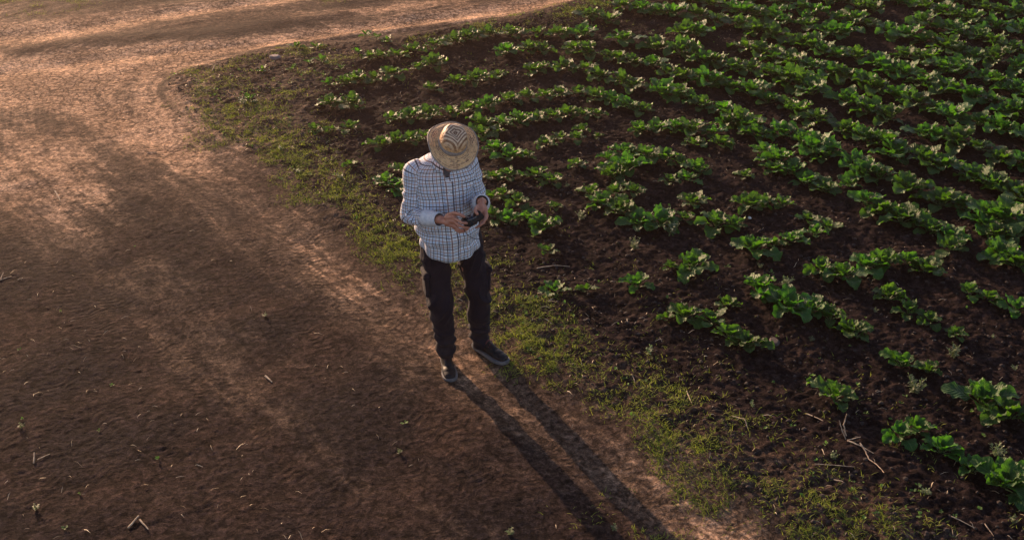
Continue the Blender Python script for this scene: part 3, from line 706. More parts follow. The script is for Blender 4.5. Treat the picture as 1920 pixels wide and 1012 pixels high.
def torso_w(u, t, off=0.):
    p = torso(u, t, off); sh = p.shape; q = p.reshape(-1, 3); uu = np.asarray(u + 0*t).ravel(); tt = np.asarray(t + 0*u).ravel()
    n = np.stack([l_.x*np.sin(uu)+f_.x*np.cos(uu), l_.y*np.sin(uu)+f_.y*np.cos(uu), 0*uu], 1)
    rd = 1-np.abs(2*noise3(q + np.array([0, 0, 1])*np.sin(q[:, :1]*9)*.05, (7, 7, 13), 5)-1)
    dsp = .022*(rd-.6) + .022*(noise3(q, (5, 5, 5), 6)-.5) + .006*(noise3(q, (22, 22, 30), 7)-.5)
    dsp += .007*np.sin(uu*9+2*noise3(q, (3, 3, 3), 9)*6)*np.clip(1-tt*2.2, 0, 1)
    # sag fold over the belt and pull towards the bent arms
    dsp += .010*np.exp(-((tt-.22-.03*np.sin(uu*3))/.05)**2) - .008*np.exp(-((tt-.13)/.05)**2)
    dsp *= np.clip((1-tt)*8, .1, 1)
    return (q + n*dsp[:, None]).reshape(sh)
NU, NV = 150, 120
ug = np.linspace(0, 2*np.pi, NU+1) - np.pi; tg = np.linspace(0, 1, NV)
U_, T_ = np.meshgrid(ug, tg); Pt = torso_w(U_, T_)
arc = U_*.172; UVt = np.stack([arc, T_*.647], -1).reshape(-1, 2)
ii = np.arange((NU+1)*NV).reshape(NV, NU+1); Qt = np.stack([ii[:-1, :-1], ii[:-1, 1:], ii[1:, 1:], ii[1:, :-1]], -1).reshape(-1, 4)
um = np.abs(U_.ravel()[Qt].mean(1))*.1; zm = Pt[..., 2].ravel()[Qt].mean(1)
Qt = Qt[~((zm > 1.39) & (um < (zm-1.39)*.36))]
def tube(pts, rads, n_u=48, n_v=50, seed=0, wr=.008, wfreq=18, bend=None, u0=0.):
    pts = [np.array(p) for p in pts]; cum = np.concatenate([[0], np.cumsum([np.linalg.norm(b-a) for a, b in zip(pts, pts[1:])])]); Lt = cum[-1]
    tt = np.linspace(0, Lt, n_v); P0 = np.stack([np.interp(tt, cum, [p[k] for p in pts]) for k in range(3)], 1); k = np.ones(7)/7
    Ps = np.stack([np.convolve(np.pad(P0[:, c], 3, 'edge'), k, 'valid') for c in range(3)], 1); Ps[0], Ps[-1] = P0[0], P0[-1]
    rr = np.interp(tt, cum, rads); tan = np.gradient(Ps, axis=0); tan /= np.linalg.norm(tan, axis=1)[:, None]
    hint = np.array(f_)*.3+np.array([0.1, -.4, .6]); x = np.cross(tan, hint); x /= np.linalg.norm(x, axis=1)[:, None]; y = np.cross(x, tan)
    th = np.linspace(0, 2*np.pi, n_u+1); out = Ps[:, None] + rr[:, None, None]*(np.cos(th)[None, :, None]*x[:, None] + np.sin(th)[None, :, None]*y[:, None])
    q = out.reshape(-1, 3); nrm = (out-Ps[:, None]).reshape(-1, 3); nrm /= np.linalg.norm(nrm, axis=1)[:, None]
    s = np.repeat(tt, n_u+1); thf = np.tile(th, n_v)
    wob = noise3(q, (9, 9, 9), seed+3)*5
    env = np.ones_like(s)*.45
    if bend is not None: env = env + np.exp(-((s-bend)/.07)**2)
    d = wr*env*(1-2*np.abs(np.sin(s*wfreq*1.6+wob+np.sin(thf+seed)*1.3))) + .006*(noise3(q, (14, 14, 14), seed)-.5)
    q = q + nrm*d[:, None]; uv = np.stack([thf*.07+u0, s], 1)
    i_ = np.arange((n_u+1)*n_v).reshape(n_v, n_u+1)
    return q, np.stack([i_[:-1, :-1], i_[:-1, 1:], i_[1:, 1:], i_[1:, :-1]], -1).reshape(-1, 4), uv
inR = shR + l_*.03 + UP*.0; inL = shL - l_*.03
def arm(sh_, el_, wr_, inn, cut, seed):
    e = el_.lerp(wr_, cut)
    d = (sh_-inn)
    return tube([inn, sh_, sh_.lerp(el_, .45), el_, e], [.060, .067, .060, .060, .049], seed=seed, wr=.0105, bend=.37)
sleeves = [arm(shR, elR, wrR, inR, .52, 11), arm(shL, elL, wrL, inL, .62, 23)]
V = [WV(Pt.reshape(-1, 3))]; F = [Qt]; UVs = [UVt]; off = len(V[0])
for q, f4, uv in sleeves: V.append(WV(q)); F.append(f4+off); UVs.append(uv); off += len(q)
def solid(o, th, offs=0.):
    m = o.modifiers.new('thickness', 'SOLIDIFY'); m.thickness = th; m.offset = offs; return o
shirt = solid(link('shirt', mesh_np('shirt', np.concatenate(V), [np.concatenate(F)], uv=np.concatenate(UVs)), M_PLAID, man), .0025)
# placket, pocket, collar, buttons
def patch(name, u0, u1, t0, t1, off, nu=8, nv=60, mat=M_PLAID, uvo=0.):
    U, T = np.meshgrid(np.linspace(u0, u1, nu), np.linspace(t0, t1, nv)); P = torso_w(U, T, off); i = np.arange(nu*nv).reshape(nv, nu)
    Q = np.stack([i[:-1, :-1], i[:-1, 1:], i[1:, 1:], i[1:, :-1]], -1).reshape(-1, 4)
    return solid(link(name, mesh_np(name, WV(P.reshape(-1, 3)), [Q], uv=np.stack([U*.14+uvo, T*.647], -1).reshape(-1, 2)), mat, shirt), .0025)
patch('placket', -.12, .12, .015, .80, .0035, uvo=-.004)
patch('chest_pocket', .42, 1.02, .55, .76, .0045, nu=16, nv=24, uvo=.012)
bmat = NT('button'); bmat.set(Base_Color=(.75, .74, .70), Roughness=.35)
for t in (.06, .19, .32, .45, .58, .70):
    p = torso_w(np.array([[.01]]), np.array([[t]]), .0075)[0, 0]; bm = bmesh.new()
    bmesh.ops.create_cone(bm, cap_ends=True, segments=14, radius1=.0058, radius2=.0050, depth=.003, matrix=Matrix.Translation(L(p)) @ f_.to_track_quat('Z', 'Y').to_matrix().to_4x4())
    me = bpy.data.meshes.new('button'); bm.to_mesh(me); bm.free(); link('button', me, bmat.m, shirt)
# collar: stand and folded flaps
cv = []; th = np.linspace(.28, 2*np.pi-.28, 60); rows_ = [(.070, 0, 1.486), (.063, .004, 1.512), (.062, .006, 1.522), (.072, .006, 1.520), (.092, .010, 1.494), (.104, .012, 1.474)]
for r_, fo, z_ in rows_:
    for a in th:
        tipw = max(0, 1-min(a, 2*math.pi-a)/1.0); zz = z_ - (.03*tipw if r_ > .08 else .0) - .012*math.cos(a)*(1 if r_ < .08 else 1.3)
        rr_ = r_*(1+.12*tipw*(r_ > .08))
        c = Vector((-.405, 6.048, 0)) + f_*(.018+fo)
        cv.append(L(c + f_*math.cos(a)*rr_*.98 + l_*math.sin(a)*rr_ + UP*zz)[:])
i_ = np.arange(len(cv)).reshape(len(rows_), len(th)); q = np.stack([i_[:-1, :-1], i_[:-1, 1:], i_[1:, 1:], i_[1:, :-1]], -1).reshape(-1, 4)
uvc = np.stack([np.tile(th*.085, len(rows_)), np.repeat(np.arange(len(rows_))*.012, len(th))], 1)
solid(link('collar', mesh_np('collar', cv, [q], uv=uvc), M_PLAID, shirt), .003)
# pale turned-back cuffs
for el_, wr_, c0_, c1_, sd_ in ((elR, wrR, .50, .93, 31), (elL, wrL, .60, .93, 37)):
    q, f4, uv = tube([el_.lerp(wr_, c0_), el_.lerp(wr_, (c0_+c1_)/2), el_.lerp(wr_, c1_)], [.051, .047, .040], n_v=26, seed=sd_, wr=.0035, wfreq=26)
    solid(link('cuff', mesh_np('cuff', WV(q), [f4], uv=uv), pc.m, shirt), .004)
# grey T-shirt in the open neck
U, T = np.meshgrid(np.linspace(-1.3, 1.3, 24), np.linspace(.70, .985, 20)); P = torso(U, T, -.007); i = np.arange(24*20).reshape(20, 24)
tm_ = NT('grey_cotton'); tm_.set(Base_Color=(.085, .085, .10), Roughness=.9)
solid(link('undershirt', mesh_np('undershirt', WV(P.reshape(-1, 3)), [np.stack([i[:-1, :-1], i[:-1, 1:], i[1:, 1:], i[1:, :-1]], -1).reshape(-1, 4)]), tm_.m, man), .002)

# ---- trousers
bm = bmesh.new()
Cp(hipR-UP*.0, hipL, .098, .098, 1.1, f_); Cp(pel+UP*.02, pel+UP*.08, .150, .150, .78, f_); 
for h_, k_, a_, o_ in ((hipR, knR, anR, -1), (hipL, knL, anL, 1)):
    Cp(h_-UP*.01, h_.lerp(k_, .5)+l_*o_*.004, .106, .090); Cp(h_.lerp(k_, .5)+l_*o_*.004, k_+f_*.012, .090, .076); Cp(k_+f_*.012, k_.lerp(a_, .5)-f_*.012, .076, .074); Cp(k_.lerp(a_, .5)-f_*.012, a_+UP*.035+f_*.005, .074, .071)
    Cp(a_+UP*.045+f_*.008, a_-UP*.005+f_*.02, .073, .068)
me = remesh(bm, .006, 6, 'trousers')
def trw(c):
    z = c[:, 2]; kz = np.exp(-((z-.50)/.10)**2); cz = np.exp(-((z-.16)/.11)**2); hz = np.exp(-((z-.78)/.07)**2)
    w0 = noise3(c, (5, 5, 5), 61)*7
    fold = 1-2*np.abs(np.sin(z*42+w0+c[:, 0]*14)); fold2 = 1-2*np.abs(np.sin(z*20+w0*1.3-c[:, 0]*30))
    return .011*cz*fold + .013*kz*fold2 + .010*hz*fold2 + .024*(noise3(c, (8, 8, 6), 63)-.5) + .010*(noise3(c, (25, 25, 18), 64)-.5)
displace(me, trw)
tr_ = NT('dark_twill'); nz = tr_.noise(tr_.obj(), 9, 4); tr_.set(Base_Color=tr_.mix(tr_.math('MULTIPLY', tr_.mr(tr_.n('ShaderNodeSeparateXYZ', {0: tr_.obj()}).outputs[2], .30, .06), tr_.mr(nz, .35, .65)), tr_.mix(tr_.mr(nz, .35, .7), (.0042, .0042, .012), (.010, .008, .016)), (.035, .022, .018)), Roughness=.85, Specular_IOR_Level=.2, Sheen_Weight=.03); tr_.bump(tr_.noise(tr_.obj(), 500, 2), .3, .001)
trousers = link('trousers', me, tr_.m, man)
for kn, hp, sgn in ((knR, hipR, -1), (knL, hipL, 1)):    # bellows pockets on the outer thighs
    c = hp.lerp(kn, .66) + l_*sgn*.078 - f_*.01; bm = bmesh.new()
    Mx = Matrix((f_, l_*sgn, UP)).transposed().to_4x4(); ax = (kn-hp).normalized()
    bmesh.ops.create_cube(bm, size=1, matrix=Matrix.Translation(L(c)) @ Mx @ Matrix.Diagonal((.125, .034, .17, 1)))
    bmesh.ops.create_cube(bm, size=1, matrix=Matrix.Translation(L(c+UP*.07+l_*sgn*.004)) @ Mx @ Matrix.Diagonal((.135, .040, .045, 1)))
    bmesh.ops.bevel(bm, geom=bm.edges[:], offset=.008, segments=2, affect='EDGES')
    m_ = remesh(bm, .005, 5, 'cargo_pocket'); displace(m_, lambda q: .012*(noise3(q, (20, 20, 14), 81)-.5) + .004*(noise3(q, (50, 50, 30), 82)-.5))
    link('cargo_pocket', m_, tr_.m, trousers)

# ---- shoes
le = NT('black_leather'); le.set(Base_Color=le.mix(le.mr(le.noise(le.obj(), 30, 3), .4, .7), (.006, .006, .008), (.014, .012, .014)), Roughness=.5, Specular_IOR_Level=.25); le.bump(le.noise(le.obj(), 120, 2), .3, .001)
so_ = NT('grey_rubber'); so_.set(Base_Color=so_.mix(so_.mr(so_.noise(so_.obj(), 25, 3), .35, .7), (.085, .085, .095), (.15, .14, .14)), Roughness=.7)
la_ = NT('dark_red_lace'); la_.set(Base_Color=(.10, .018, .022), Roughness=.8)
def shoe(an_, to_, side):
    d = Vector((to_.x-an_.x, to_.y-an_.y, 0)).normalized(); s = Vector((d.y, -d.x, 0))*1.0
    heel = Vector((an_.x, an_.y, 0)) - d*.065; Ls = (Vector((to_.x, to_.y, 0))-heel).length+.012
    zb = float(height([an_.x], [an_.y])[0])+.002
    def out(t, k=1.):                                   # half width along the sole
        return k*np.interp(t, [0, .03, .12, .3, .5, .68, .82, .92, .975, 1.], [.0, .022, .034, .036, .040, .049, .048, .038, .022, .0])
    bm = bmesh.new(); n = 26; tt = [(1-math.cos(math.pi*i/n))/2 for i in range(n+1)]
    def loop(z, k, g=0.):
        pts = []
        for i in range(n+1): pts.append((tt[i], 1))
        for i in range(n-1, 0, -1): pts.append((tt[i], -1))
        res = []
        for t, sg in pts:
            toe_up = .008*max(0, (t-.75)/.25)**2
            res.append(bm.verts.new(L(heel + d*((t-.5)*(Ls+g*2)+Ls/2) + s*sg*(out(t)*k + g*(1 if 0 < t < 1 else 0)) + s*side*.004*math.sin(t*3) + UP*(zb+z+toe_up))))
        return res
    rs = [loop(.0, .96), loop(.004, 1.03, .001), loop(.020, 1.03, .002), loop(.026, 1.0, .0015)]
    for a, b in zip(rs, rs[1:]):
        for i in range(len(a)): bm.faces.new((a[i], a[(i+1) % len(a)], b[(i+1) % len(a)], b[i]))
    bm.faces.new(rs[0][::-1]); bm.faces.new(rs[-1]); bmesh.ops.recalc_face_normals(bm, faces=bm.faces)
    sole = bpy.data.meshes.new('sole'); bm.to_mesh(sole); bm.free()
    bm = bmesh.new(); A = lambda t, w_, z: heel + d*(t*Ls) + s*w_ + UP*(zb+z)
    def c_(a, b, ra, rb, fl=1., ax=None): cap(bm, L(a), L(b), ra, rb, fl, ax)
    c_(A(.15, 0, .050), A(.17, 0, .105), .037, .038); c_(A(.15, 0, .046), A(.5, 0, .045), .036, .038, .9, UP); c_(A(.5, 0, .045), A(.72, 0, .040), .040, .044, .66, UP); c_(A(.72, 0, .040), A(.84, 0, .036), .0445, .040, .58, UP)
    c_(A(.22, 0, .095), A(.58, 0, .058), .034, .030, .9)
    m_ = remesh(bm, .004, 4, 'shoe'); 
    co = get_co(m_); co[:, 2] = np.maximum(co[:, 2], zb-ROOT.z+.012); m_.vertices.foreach_set('co', co.astype(np.float32).ravel()); m_.update()
    sh = link('shoe', m_, le.m, man); link('sole', sole, so_.m, sh)
    for i in range(5):
        t = .36+.075*i; zt = .118-.0135*i; bm = bmesh.new()
        pts = [A(t, -.024, zt-.012-.001*i), A(t+.005, -.010, zt-.002), A(t+.010, .010, zt-.002), A(t+.014, .024, zt-.012-.001*i)]
        for a, b in zip(pts, pts[1:]): cap(bm, L(a), L(b), .0036, .0036, seg=8)
        m_ = bpy.data.meshes.new('lace'); bm.to_mesh(m_); bm.free(); link('lace', m_, la_.m, sh)
    bm = bmesh.new(); c_(A(.33, 0, .112), A(.66, 0, .064), .016, .014, .35); m_ = bpy.data.meshes.new('tongue'); bm.to_mesh(m_); bm.free(); link('tongue', m_, la_.m, sh)
shoe(anR, toR, -1); shoe(anL, toL, 1)

# ---- straw hat
st = NT('woven_straw'); uvs = st.n('ShaderNodeSeparateXYZ', {0: st.uv()}).outputs
obj_ = st.n('ShaderNodeAttribute', attribute_name='hx').outputs['Fac']; obj2 = st.n('ShaderNodeAttribute', attribute_name='hy').outputs['Fac']; kk = st.attr('crown')
br = st.n('ShaderNodeTexBrick', {'Vector': st.uv(), 'Color1': (.85, .50, .20, 1), 'Color2': (.17, .06, .022, 1), 'Mortar': (.80, .50, .27, 1), 'Scale': 1., 'Mortar Size': .0022, 'Mortar Smooth': .3, 'Brick Width': .028, 'Row Height': .0105}, offset=.5)
br.inputs['Bias'].default_value = -.1
dm = st.math('ADD', st.math('ABSOLUTE', obj_), st.math('ABSOLUTE', obj2))
dmw = st.math('FRACT', st.math('DIVIDE', dm, .0215)); stripe = st.mr(st.math('ABSOLUTE', st.math('SUBTRACT', dmw, .5)), .18, .32)
diag = st.math('FRACT', st.math('DIVIDE', st.math('SUBTRACT', st.math('ABSOLUTE', obj_), st.math('ABSOLUTE', obj2)), .012))
top = st.mix(stripe, (.20, .075, .032), (.80, .58, .38)); top = st.mix(st.math('MULTIPLY', st.mr(diag, .75, .85), .35), top, (.75, .58, .38))
colh = st.mix(kk, br.outputs['Color'], top)
nzh = st.noise(st.obj(), 60, 4, .7); colh = st.mix(st.math('MULTIPLY', st.mr(nzh, .50, .64), .60), colh, (.22, .095, .04)); colh = st.mix(st.math('MULTIPLY', st.mr(st.noise(st.obj(), 14, 2), .45, .7), .22), colh, (.85, .55, .30))
st.set(Base_Color=colh, Roughness=.55); st.bump(st.math('ADD', br.outputs['Fac'], st.math('MULTIPLY', nzh, .6)), .8, .003)
nA = 96; prof = [(.160, -.008, 0), (.150, -.004, 0), (.135, .001, 0), (.115, .003, 0), (.098, .004, 0), (.088, .007, 0), (.084, .015, 0), (.083, .034, 0), (.081, .052, .2), (.078, .068, .6), (.074, .084, 1), (.068, .097, 1), (.058, .107, 1), (.044, .112, 1), (.028, .112, 1), (.012, .111, 1), (.0005, .1105, 1)]
fine = []
for (a, b) in zip(prof, prof[1:]):
    for k in range(3): fine.append(tuple(a[i]+(b[i]-a[i])*k/3 for i in range(3)))
fine.append(prof[-1])
hv, huv, hx, hy, hk = [], [], [], [], []; arc_ = 0; pr_ = None
def hatp(r, z, k, a):
    ca, sa = math.cos(a), math.sin(a)                   # ca forward, sa side
    brim = max(0, (r-.088)/.072) if z < .02 and k == 0 else 0
    z = z + brim**1.6*(.030*sa*sa*abs(sa) - .012*max(0, ca)**2 + .004*math.sin(3*a+1) + .003*math.sin(7*a))
    if k > .5: z -= .014*math.exp(-(r*sa/.018)**2)*math.exp(-((r*ca-.0)/.07)**2); 
    z += .0015*math.sin(5*a+z*90)
    rs = r*(1-.07*abs(sa)**2 if True else 1) + (-.004*brim*abs(sa))
    return rs*sa, rs*1.10*ca, z
for (r, z, k) in fine:
    if pr_: arc_ += math.hypot(r-pr_[0], z-pr_[1])
    pr_ = (r, z)
    for j in range(nA+1):
        a = j/nA*2*math.pi; x, y, zz = hatp(r, z, k, a); p = H(x, y-.004, zz+.050); hv.append(L(p)[:]); huv.append((a*.12, arc_)); hx.append(x); hy.append(y); hk.append(k)
i_ = np.arange(len(hv)).reshape(len(fine), nA+1); q = np.stack([i_[:-1, :-1], i_[:-1, 1:], i_[1:, 1:], i_[1:, :-1]], -1).reshape(-1, 4)
hat = solid(link('straw_hat', mesh_np('straw_hat', hv, [q], uv=huv, attrs={'hx': hx, 'hy': hy, 'crown': hk}), st.m, man), .003)
gb = NT('grey_ribbon'); gb.set(Base_Color=gb.mix(gb.mr(gb.noise(gb.obj(), 90, 2), .3, .7), (.22, .19, .17), (.32, .28, .25)), Roughness=.7)
def hband(name, rz, nB=96, th_=.002):
    v = []
    for r, z in rz:
        for j in range(nB+1): x, y, zz = hatp(r, z, 0, j/nB*2*math.pi); v.append(L(H(x, y-.004, zz+.050))[:])
    i = np.arange(len(v)).reshape(len(rz), nB+1); qq = np.stack([i[:-1, :-1], i[:-1, 1:], i[1:, 1:], i[1:, :-1]], -1).reshape(-1, 4)
    solid(link(name, mesh_np(name, v, [qq]), gb.m, hat), th_)
hband('hat_band', [(.0885, .012), (.0872, .018), (.0868, .026), (.0862, .036)])
hband('brim_binding', [(.1625, -.0085), (.1605, -.0055), (.157, -.0045)]); 

# ------------------------------------------------------------------ the device in his hands
dk = NT('black_plastic'); dk.set(Base_Color=(.004, .004, .006), Roughness=.5, Specular_IOR_Level=.25); dk.bump(dk.noise(dk.obj(), 220, 2), .15, .001)
dev = bpy.data.objects.new('handheld_device', None); C.objects.link(dev); dev.location = DEV; dev.empty_display_size = .05
tag(dev, 'small black handheld device with thin cable loop gripped in the man\'s two hands', 'device')
dzn = (Vector((0, -.45, .9)) - dvx*Vector((0, -.45, .9)).dot(dvx)).normalized(); dyn = dzn.cross(dvx)
DM = Matrix((dvx, dyn, dzn)).transposed().to_4x4()
def dpart(name, boxes, mat, bev=.004, parent=dev):
    bm = bmesh.new()
    for c, s in boxes: bmesh.ops.create_cube(bm, size=1, matrix=DM @ Matrix.Translation(c) @ Matrix.Diagonal((*s, 1)))
    bmesh.ops.bevel(bm, geom=bm.edges[:], offset=bev, segments=3, affect='EDGES')
    m_ = bpy.data.meshes.new(name); bm.to_mesh(m_); bm.free(); [setattr(p, 'use_smooth', True) for p in m_.polygons]
    return link(name, m_, mat, parent)
body = dpart('casing', [((0, 0, 0), (.128, .062, .030))], dk.m, .009)
dpart('screen', [((-.008, .004, .0158), (.060, .038, .003))], NT('dark_glass').set(Base_Color=(.01, .012, .02), Roughness=.08).m, .001)
for sx in (-.044, .046):
    bm = bmesh.new(); bmesh.ops.create_cone(bm, cap_ends=True, segments=20, radius1=.0095, radius2=.0075, depth=.010, matrix=DM @ Matrix.Translation((sx, .008, .019)))
    m_ = bpy.data.meshes.new('thumb_stick'); bm.to_mesh(m_); bm.free(); link('thumb_stick', m_, dk.m, dev)
dpart('front_grip', [((-.02, -.033, -.004), (.06, .010, .018))], dk.m, .003)
bm = bmesh.new(); loop_ = [W3(869, 426, 5.64), W3(872, 434, 5.63), W3(880, 443, 5.64), W3(892, 448, 5.67), W3(904, 446, 5.70), W3(912, 438, 5.72), W3(916, 427, 5.72), W3(912, 416, 5.715)]
cr_ = []
for i in range(len(loop_)-1):
    a, b, c, d = loop_[max(0, i-1)], loop_[i], loop_[i+1], loop_[min(len(loop_)-1, i+2)]
    for k in range(6):
        t = k/6; cr_.append(.5*((2*b)+(c-a)*t+(2*a-5*b+4*c-d)*t*t+(3*b-a-3*c+d)*t**3))
cr_.append(loop_[-1])
for a, b in zip(cr_, cr_[1:]): cap(bm, a-DEV, b-DEV, .0017, .0017, seg=8)
m_ = bpy.data.meshes.new('cable'); bm.to_mesh(m_); bm.free(); link('cable', m_, dk.m, dev)
# ------------------------------------------------------------------ weeds, stalks, stones
M_WEED = leafmat('weed_leaf', (.050, .070, .035), (.105, .125, .060), (.8, 1., .5), .55, .3)
def weed_mesh(seed, nst=9, h=.10, narrow=True):
    r = random.Random(seed); V, Q, LV = [], [], []; SV, SQ = [], []
    for k in range(nst):
        az = r.uniform(0, 6.28); out = r.uniform(.15, 1.); d = Vector((math.cos(az), math.sin(az), 0)); s = Vector((-d.y, d.x, 0)); H_ = h*r.uniform(.55, 1.05)
        pts = [d*(out*h*.75*t**.8) + Vector((0, 0, H_*t*(1-.25*out*t))) for t in (0, .33, .66, 1.)]
        b0 = len(SV)
        for i, c in enumerate(pts):
            for a in range(3): SV.append(c + (s*math.cos(a*2.1)+Vector((0, 0, 1))*math.sin(a*2.1))*.0016*(1.3-.25*i))
        for i in range(3):
            for a in range(3): SQ.append((b0+i*3+a, b0+i*3+(a+1) % 3, b0+i*3+3+(a+1) % 3, b0+i*3+3+a))
        nl = r.randint(9, 14)
        for j in range(nl):
            t = .12+.88*(j/nl); i = min(2, int(t*3)); c = pts[i].lerp(pts[i+1], t*3-i); a2 = r.uniform(0, 6.28); e = R(r.uniform(5, 60))
            dd = Vector((math.cos(a2)*math.cos(e), math.sin(a2)*math.cos(e), math.sin(e))); ss = Vector((-math.sin(a2), math.cos(a2), r.uniform(-.4, .4)))
            Ln = h*r.uniform(.18, .34)*(1.1-.4*t); w_ = Ln*(.16 if narrow else .30); b1 = len(V); lv = r.random()
            for tt_, ww in ((0, .25), (.45, 1.), (.8, .75), (1., .1)):
                q = c + dd*Ln*tt_ - Vector((0, 0, Ln*.25*tt_*tt_)); V += [q-ss*w_*ww, q+ss*w_*ww+Vector((0, 0, w_*.3))]; LV += [lv, lv]
            for m_ in range(3): Q.append((b1+2*m_, b1+2*m_+1, b1+2*m_+3, b1+2*m_+2))
    a = mesh_np('weed_leaves', [v[:] for v in V], [np.array(Q)], attrs={'lv': LV}); a.materials.append(M_WEED)
    b = mesh_np('weed_stems', [v[:] for v in SV], [np.array(SQ)], attrs={'lv': [.3]*len(SV)}); b.materials.append(M_STALK); return a, b
NARROW = [weed_mesh(400+i, 10+i) for i in range(3)]; BROAD = [weed_mesh(450+i, 6, .085, False) for i in range(3)]
WEEDS = [(1190,474,1.1,0,'grey-green narrow-leaved weed left of the long double beet clump, mid field'),(1258,446,1.2,0,'grey-green bushy weed touching right end of a broad beet clump'),
 (1090,414,.9,0,'pale narrow-leaved weed on open soil right of the man\'s hands'),(1062,358,.6,1,'small yellowish weed beside a beet plant right of the man\'s shoulder'),
 (1215,668,.9,1,'upright leafy weed on the bare verge soil below a lone beet plant'),(1786,672,1.,0,'round silvery-green weed standing alone right of a beet plant pair'),
 (1712,738,1.3,0,'largest silvery bushy weed below a beet plant at lower right'),(1864,856,1.,0,'silvery-green weed just above the nearest beet row at far right'),
 (1470,540,.9,0,'grey weed tucked behind the biggest beet clump in the lower field'),(1903,692,.6,1,'small pale weed near the right picture edge, below a beet plant'),
 (1735,930,.8,1,'low leafy weed below the nearest beet row at lower right'),(458,204,1.2,1,'bright leafy weed alone in the grass at the verge tip'),(528,290,.7,1,'small bright broad-leaved weed on the left side of the verge'),
 (1410,768,.6,1,'little two-stemmed weed in dark soil beside pale straw'),(1560,868,.6,1,'little blue-green weed under the dead forked stalk'),(1897,982,.6,1,'small weed in the lower right picture corner'),
 (38,797,.5,1,'tiny yellowish weed on the lower left loose soil'),(66,948,.55,1,'small green weed near the lower left picture corner'),(748,848,.45,1,'tiny pale weed on the road\'s dark centre strip'),
 (1150,992,.55,1,'small weed between the two leg shadows at the bottom'),(957,1000,.6,1,'pale green weed at the bottom edge of the picture'),(497,592,.45,1,'tiny weed in the dark centre strip left of the man'),
 (1520,640,.45,0,'tiny blue-green weed on open soil left of a large beet plant'),(1425,505,.6,1,'small yellow-tinged weed between two beet plants mid field'),(1478,455,.4,1,'tiny seedling weed close to a beet plant mid field'),
 (560,330,.7,1,'small bright weed in the left verge grass'),(640,345,.8,1,'leafy weed where verge grass meets the field, left of the man'),(905,640,.4,1,'tiny weed in the grass behind the man\'s feet'),
 (1330,300,.4,1,'tiny weed on bare soil amid upper beet rows'),(1640,590,.4,0,'small grey weed by the thin beet row at right'),(1860,640,.4,1,'tiny weed on bare soil near the right edge')]
for i, (px, py, s, ty, lab) in enumerate(WEEDS):
    x, y = G(px, py); a, b = (BROAD if ty else NARROW)[i % 3]; o = bpy.data.objects.new('weed', None); C.objects.link(o); o.empty_display_size = .05
    o.location = (x, y, float(height([x], [y])[0])-.002); o.scale = (s, s, s); o.rotation_euler = (0, 0, i*1.7); tag(o, lab, 'weed', 'weeds growing between verge and beet rows')
    link('leaves', a, None, o); link('stems', b, None, o)
stm = NT('dry_stalk'); stm.set(Base_Color=stm.mix(stm.mr(stm.noise(stm.obj(), 40, 3), .3, .7), (.22, .14, .085), (.46, .35, .24)), Roughness=.8)
def stalk(name, pts, r0, lab, cat, group=None):
    P = [Vector((*G(a, b, h), 0)) for a, b, h in pts]
    for p, (a, b, h) in zip(P, pts): p.z = float(height([p.x], [p.y])[0]) + .005 + h
    o0 = P[0].copy(); bm = bmesh.new(); n = len(P)-1; sub = []
    rr = random.Random(int(pts[0][0]*7+pts[0][1]))
    for i in range(n):
        for k in range(3): sub.append(P[i].lerp(P[i+1], k/3) + Vector((rr.uniform(-1, 1), rr.uniform(-1, 1), rr.uniform(0, 1)))*.0022)
    sub.append(P[-1]); m_ = len(sub)-1
    for i in range(m_): cap(bm, sub[i]-o0, sub[i+1]-o0, r0*(1-.45*i/m_), r0*(1-.45*(i+1)/m_), .7, (0, 0, 1), 8)
    me = bpy.data.meshes.new(name); bm.to_mesh(me); bm.free(); tag(link(name, me, stm.m, None, o0), lab, cat, group)
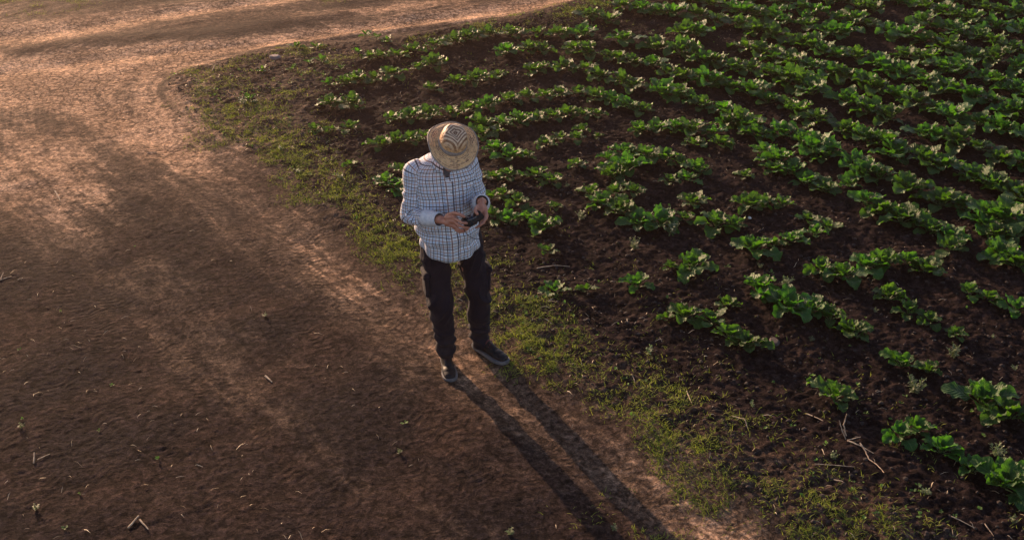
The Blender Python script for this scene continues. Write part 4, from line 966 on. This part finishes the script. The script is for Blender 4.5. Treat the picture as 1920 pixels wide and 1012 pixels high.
ST = [([(1008,509,0),(1040,504,0),(1068,505,.004)], .0055,'long pale stick lying flat above the two small beet plants right of the man'),
 ([(-6,528,0),(22,520,.0)], .006,'pale stick crossing the left picture edge, longest of three'),([(1,526,.004),(7,513,.012)], .0045,'short stub standing against a stick at the left edge'),([(34,526,0),(43,524,0)], .005,'short pale chip right of the sticks at the left edge'),
 ([(104,361,0),(113,378,0)], .006,'short pale straight stick on the upper left road'),([(497,702,0),(509,712,0)], .008,'flat pale wood chip on the road left of the man\'s feet'),
 ([(240,985,0),(259,964,.004)], .007,'brown stick, left arm of a V shape at lower left'),([(262,971,.0),(277,988,0)], .0055,'thinner stick, right arm of the V shape at lower left'),
 ([(62,862,0),(63,844,.01)], .005,'upright stubby stick on the lower left soil'),([(70,856,0),(92,846,0)], .0045,'thin stick lying right of the upright stub at lower left'),
 ([(1612,838,.01),(1622,852,.004),(1628,866,0),(1642,878,0),(1655,894,0)], .0045,'long crooked dead stalk with bent tip on lower right soil'),
 ([(1590,832,.0),(1612,842,.006),(1636,856,0)], .0055,'dead stalk lying just above the long crooked one'),([(1585,822,.0),(1581,800,.06),(1587,779,.12)], .005,'upright forked dead stalk standing in lower right soil'),
 ([(1585,826,.0),(1576,806,.045),(1573,792,.08)], .004,'shorter upright dead stalk leaning left beside the taller one'),([(1588,829,0),(1612,825,.004)], .004,'thin pale twig at the foot of the upright dead stalks'),
 ([(1512,777,0),(1542,794,0)], .0045,'thin brown twig on bare soil left of the dead stalks'),([(1783,974,0),(1830,995,0)], .0035,'long thin pale straw on the soil at lower right'),([(1845,988,0),(1862,1008,0)], .0035,'thin pale straw crossing the bottom edge at lower right'),
 ([(1525,885,0),(1600,884,0)], .003,'very thin straight straw below the dead stalks'),([(399,141,0),(405,128,.02)], .004,'short upright white stubble at the verge tip'),([(369,163,0),(380,162,0)], .004,'short pale stick by the verge tip'),
 ([(277,290,0),(294,288,0)], .005,'dark curved twig on the light road, upper left'),([(1286,742,0),(1296,766,0)], .004,'pale bent straw in the trampled lower verge'),([(1184,713,0),(1190,727,.0)], .004,'pale vertical straw piece in the verge grass'),
 ([(1372,790,.0),(1394,800,0),(1402,815,0)], .004,'kinked pale straw near the grass of the lower verge'),([(1562,908,0),(1578,914,0)], .004,'short pale straw chip below the crooked stalk')]
for pts, r0, lab in ST: stalk('dry_stick', pts, r0, lab, 'stick', 'dry sticks and stalks lying on the soil')
def stone(px, py, size, lab, col, seed):
    x, y = G(px, py); bm = bmesh.new(); bmesh.ops.create_icosphere(bm, subdivisions=4, radius=1)
    me = bpy.data.meshes.new('stone'); bm.to_mesh(me); bm.free(); co = get_co(me); n = co/np.linalg.norm(co, axis=1)[:, None]
    co = n*(1+.35*(noise3(n, (1.3, 1.3, 1.3), seed)-.5)+.12*(noise3(n, (4, 4, 4), seed+1)-.5))[:, None]; co[:, 2] = np.clip(co[:, 2], -.6, .62)
    co *= np.array([size, size*.75, size*.5]); me.vertices.foreach_set('co', co.astype(np.float32).ravel()); [setattr(p, 'use_smooth', True) for p in me.polygons]
    s = NT('stone'); s.set(Base_Color=s.mix(s.mr(s.noise(s.obj(), 25, 4), .3, .7), col, tuple(c*.6 for c in col)), Roughness=.85); s.bump(s.noise(s.obj(), 60, 4), .5, .004)
    o = link('stone', me, s.m, None, (x, y, float(height([x], [y])[0])+size*.18)); o.rotation_euler = (0, 0, seed); tag(o, lab, 'stone')
stone(517, 117, .062, 'pale lilac-grey flat stone at the upper edge of the verge grass', (.22, .17, .17), 3)
stone(1405, 412, .018, 'tiny white pebble under a beet plant mid field', (.7, .68, .64), 5)
stone(1371, 461, .022, 'small pale pinkish pebble on bare soil mid field', (.4, .3, .27), 8)
stone(1452, 646, .045, 'dull brown rounded stone right of a beet plant in the lower field', (.07, .05, .042), 11)

# ------------------------------------------------------------------ haze volume added to imitate the warm upper-left glow
hz = NT('added_glow_haze'); hz.t.nodes.remove(hz.b)
pv = hz.n('ShaderNodeVolumePrincipled', {'Density': .0020, 'Anisotropy': .85, 'Color': (1., .74, .62, 1)}); hz.t.links.new(pv.outputs[0], hz.out.inputs['Volume'])
bm = bmesh.new(); bmesh.ops.create_cube(bm, size=1, matrix=Matrix.Translation((0, 8, 1.9)) @ Matrix.Diagonal((760, 760, 6.6, 1)))
me = bpy.data.meshes.new('haze'); bm.to_mesh(me); bm.free(); tag(link('haze', me, hz.m), 'thin warm haze volume added for the glow at upper left', 'haze', kind='stuff')
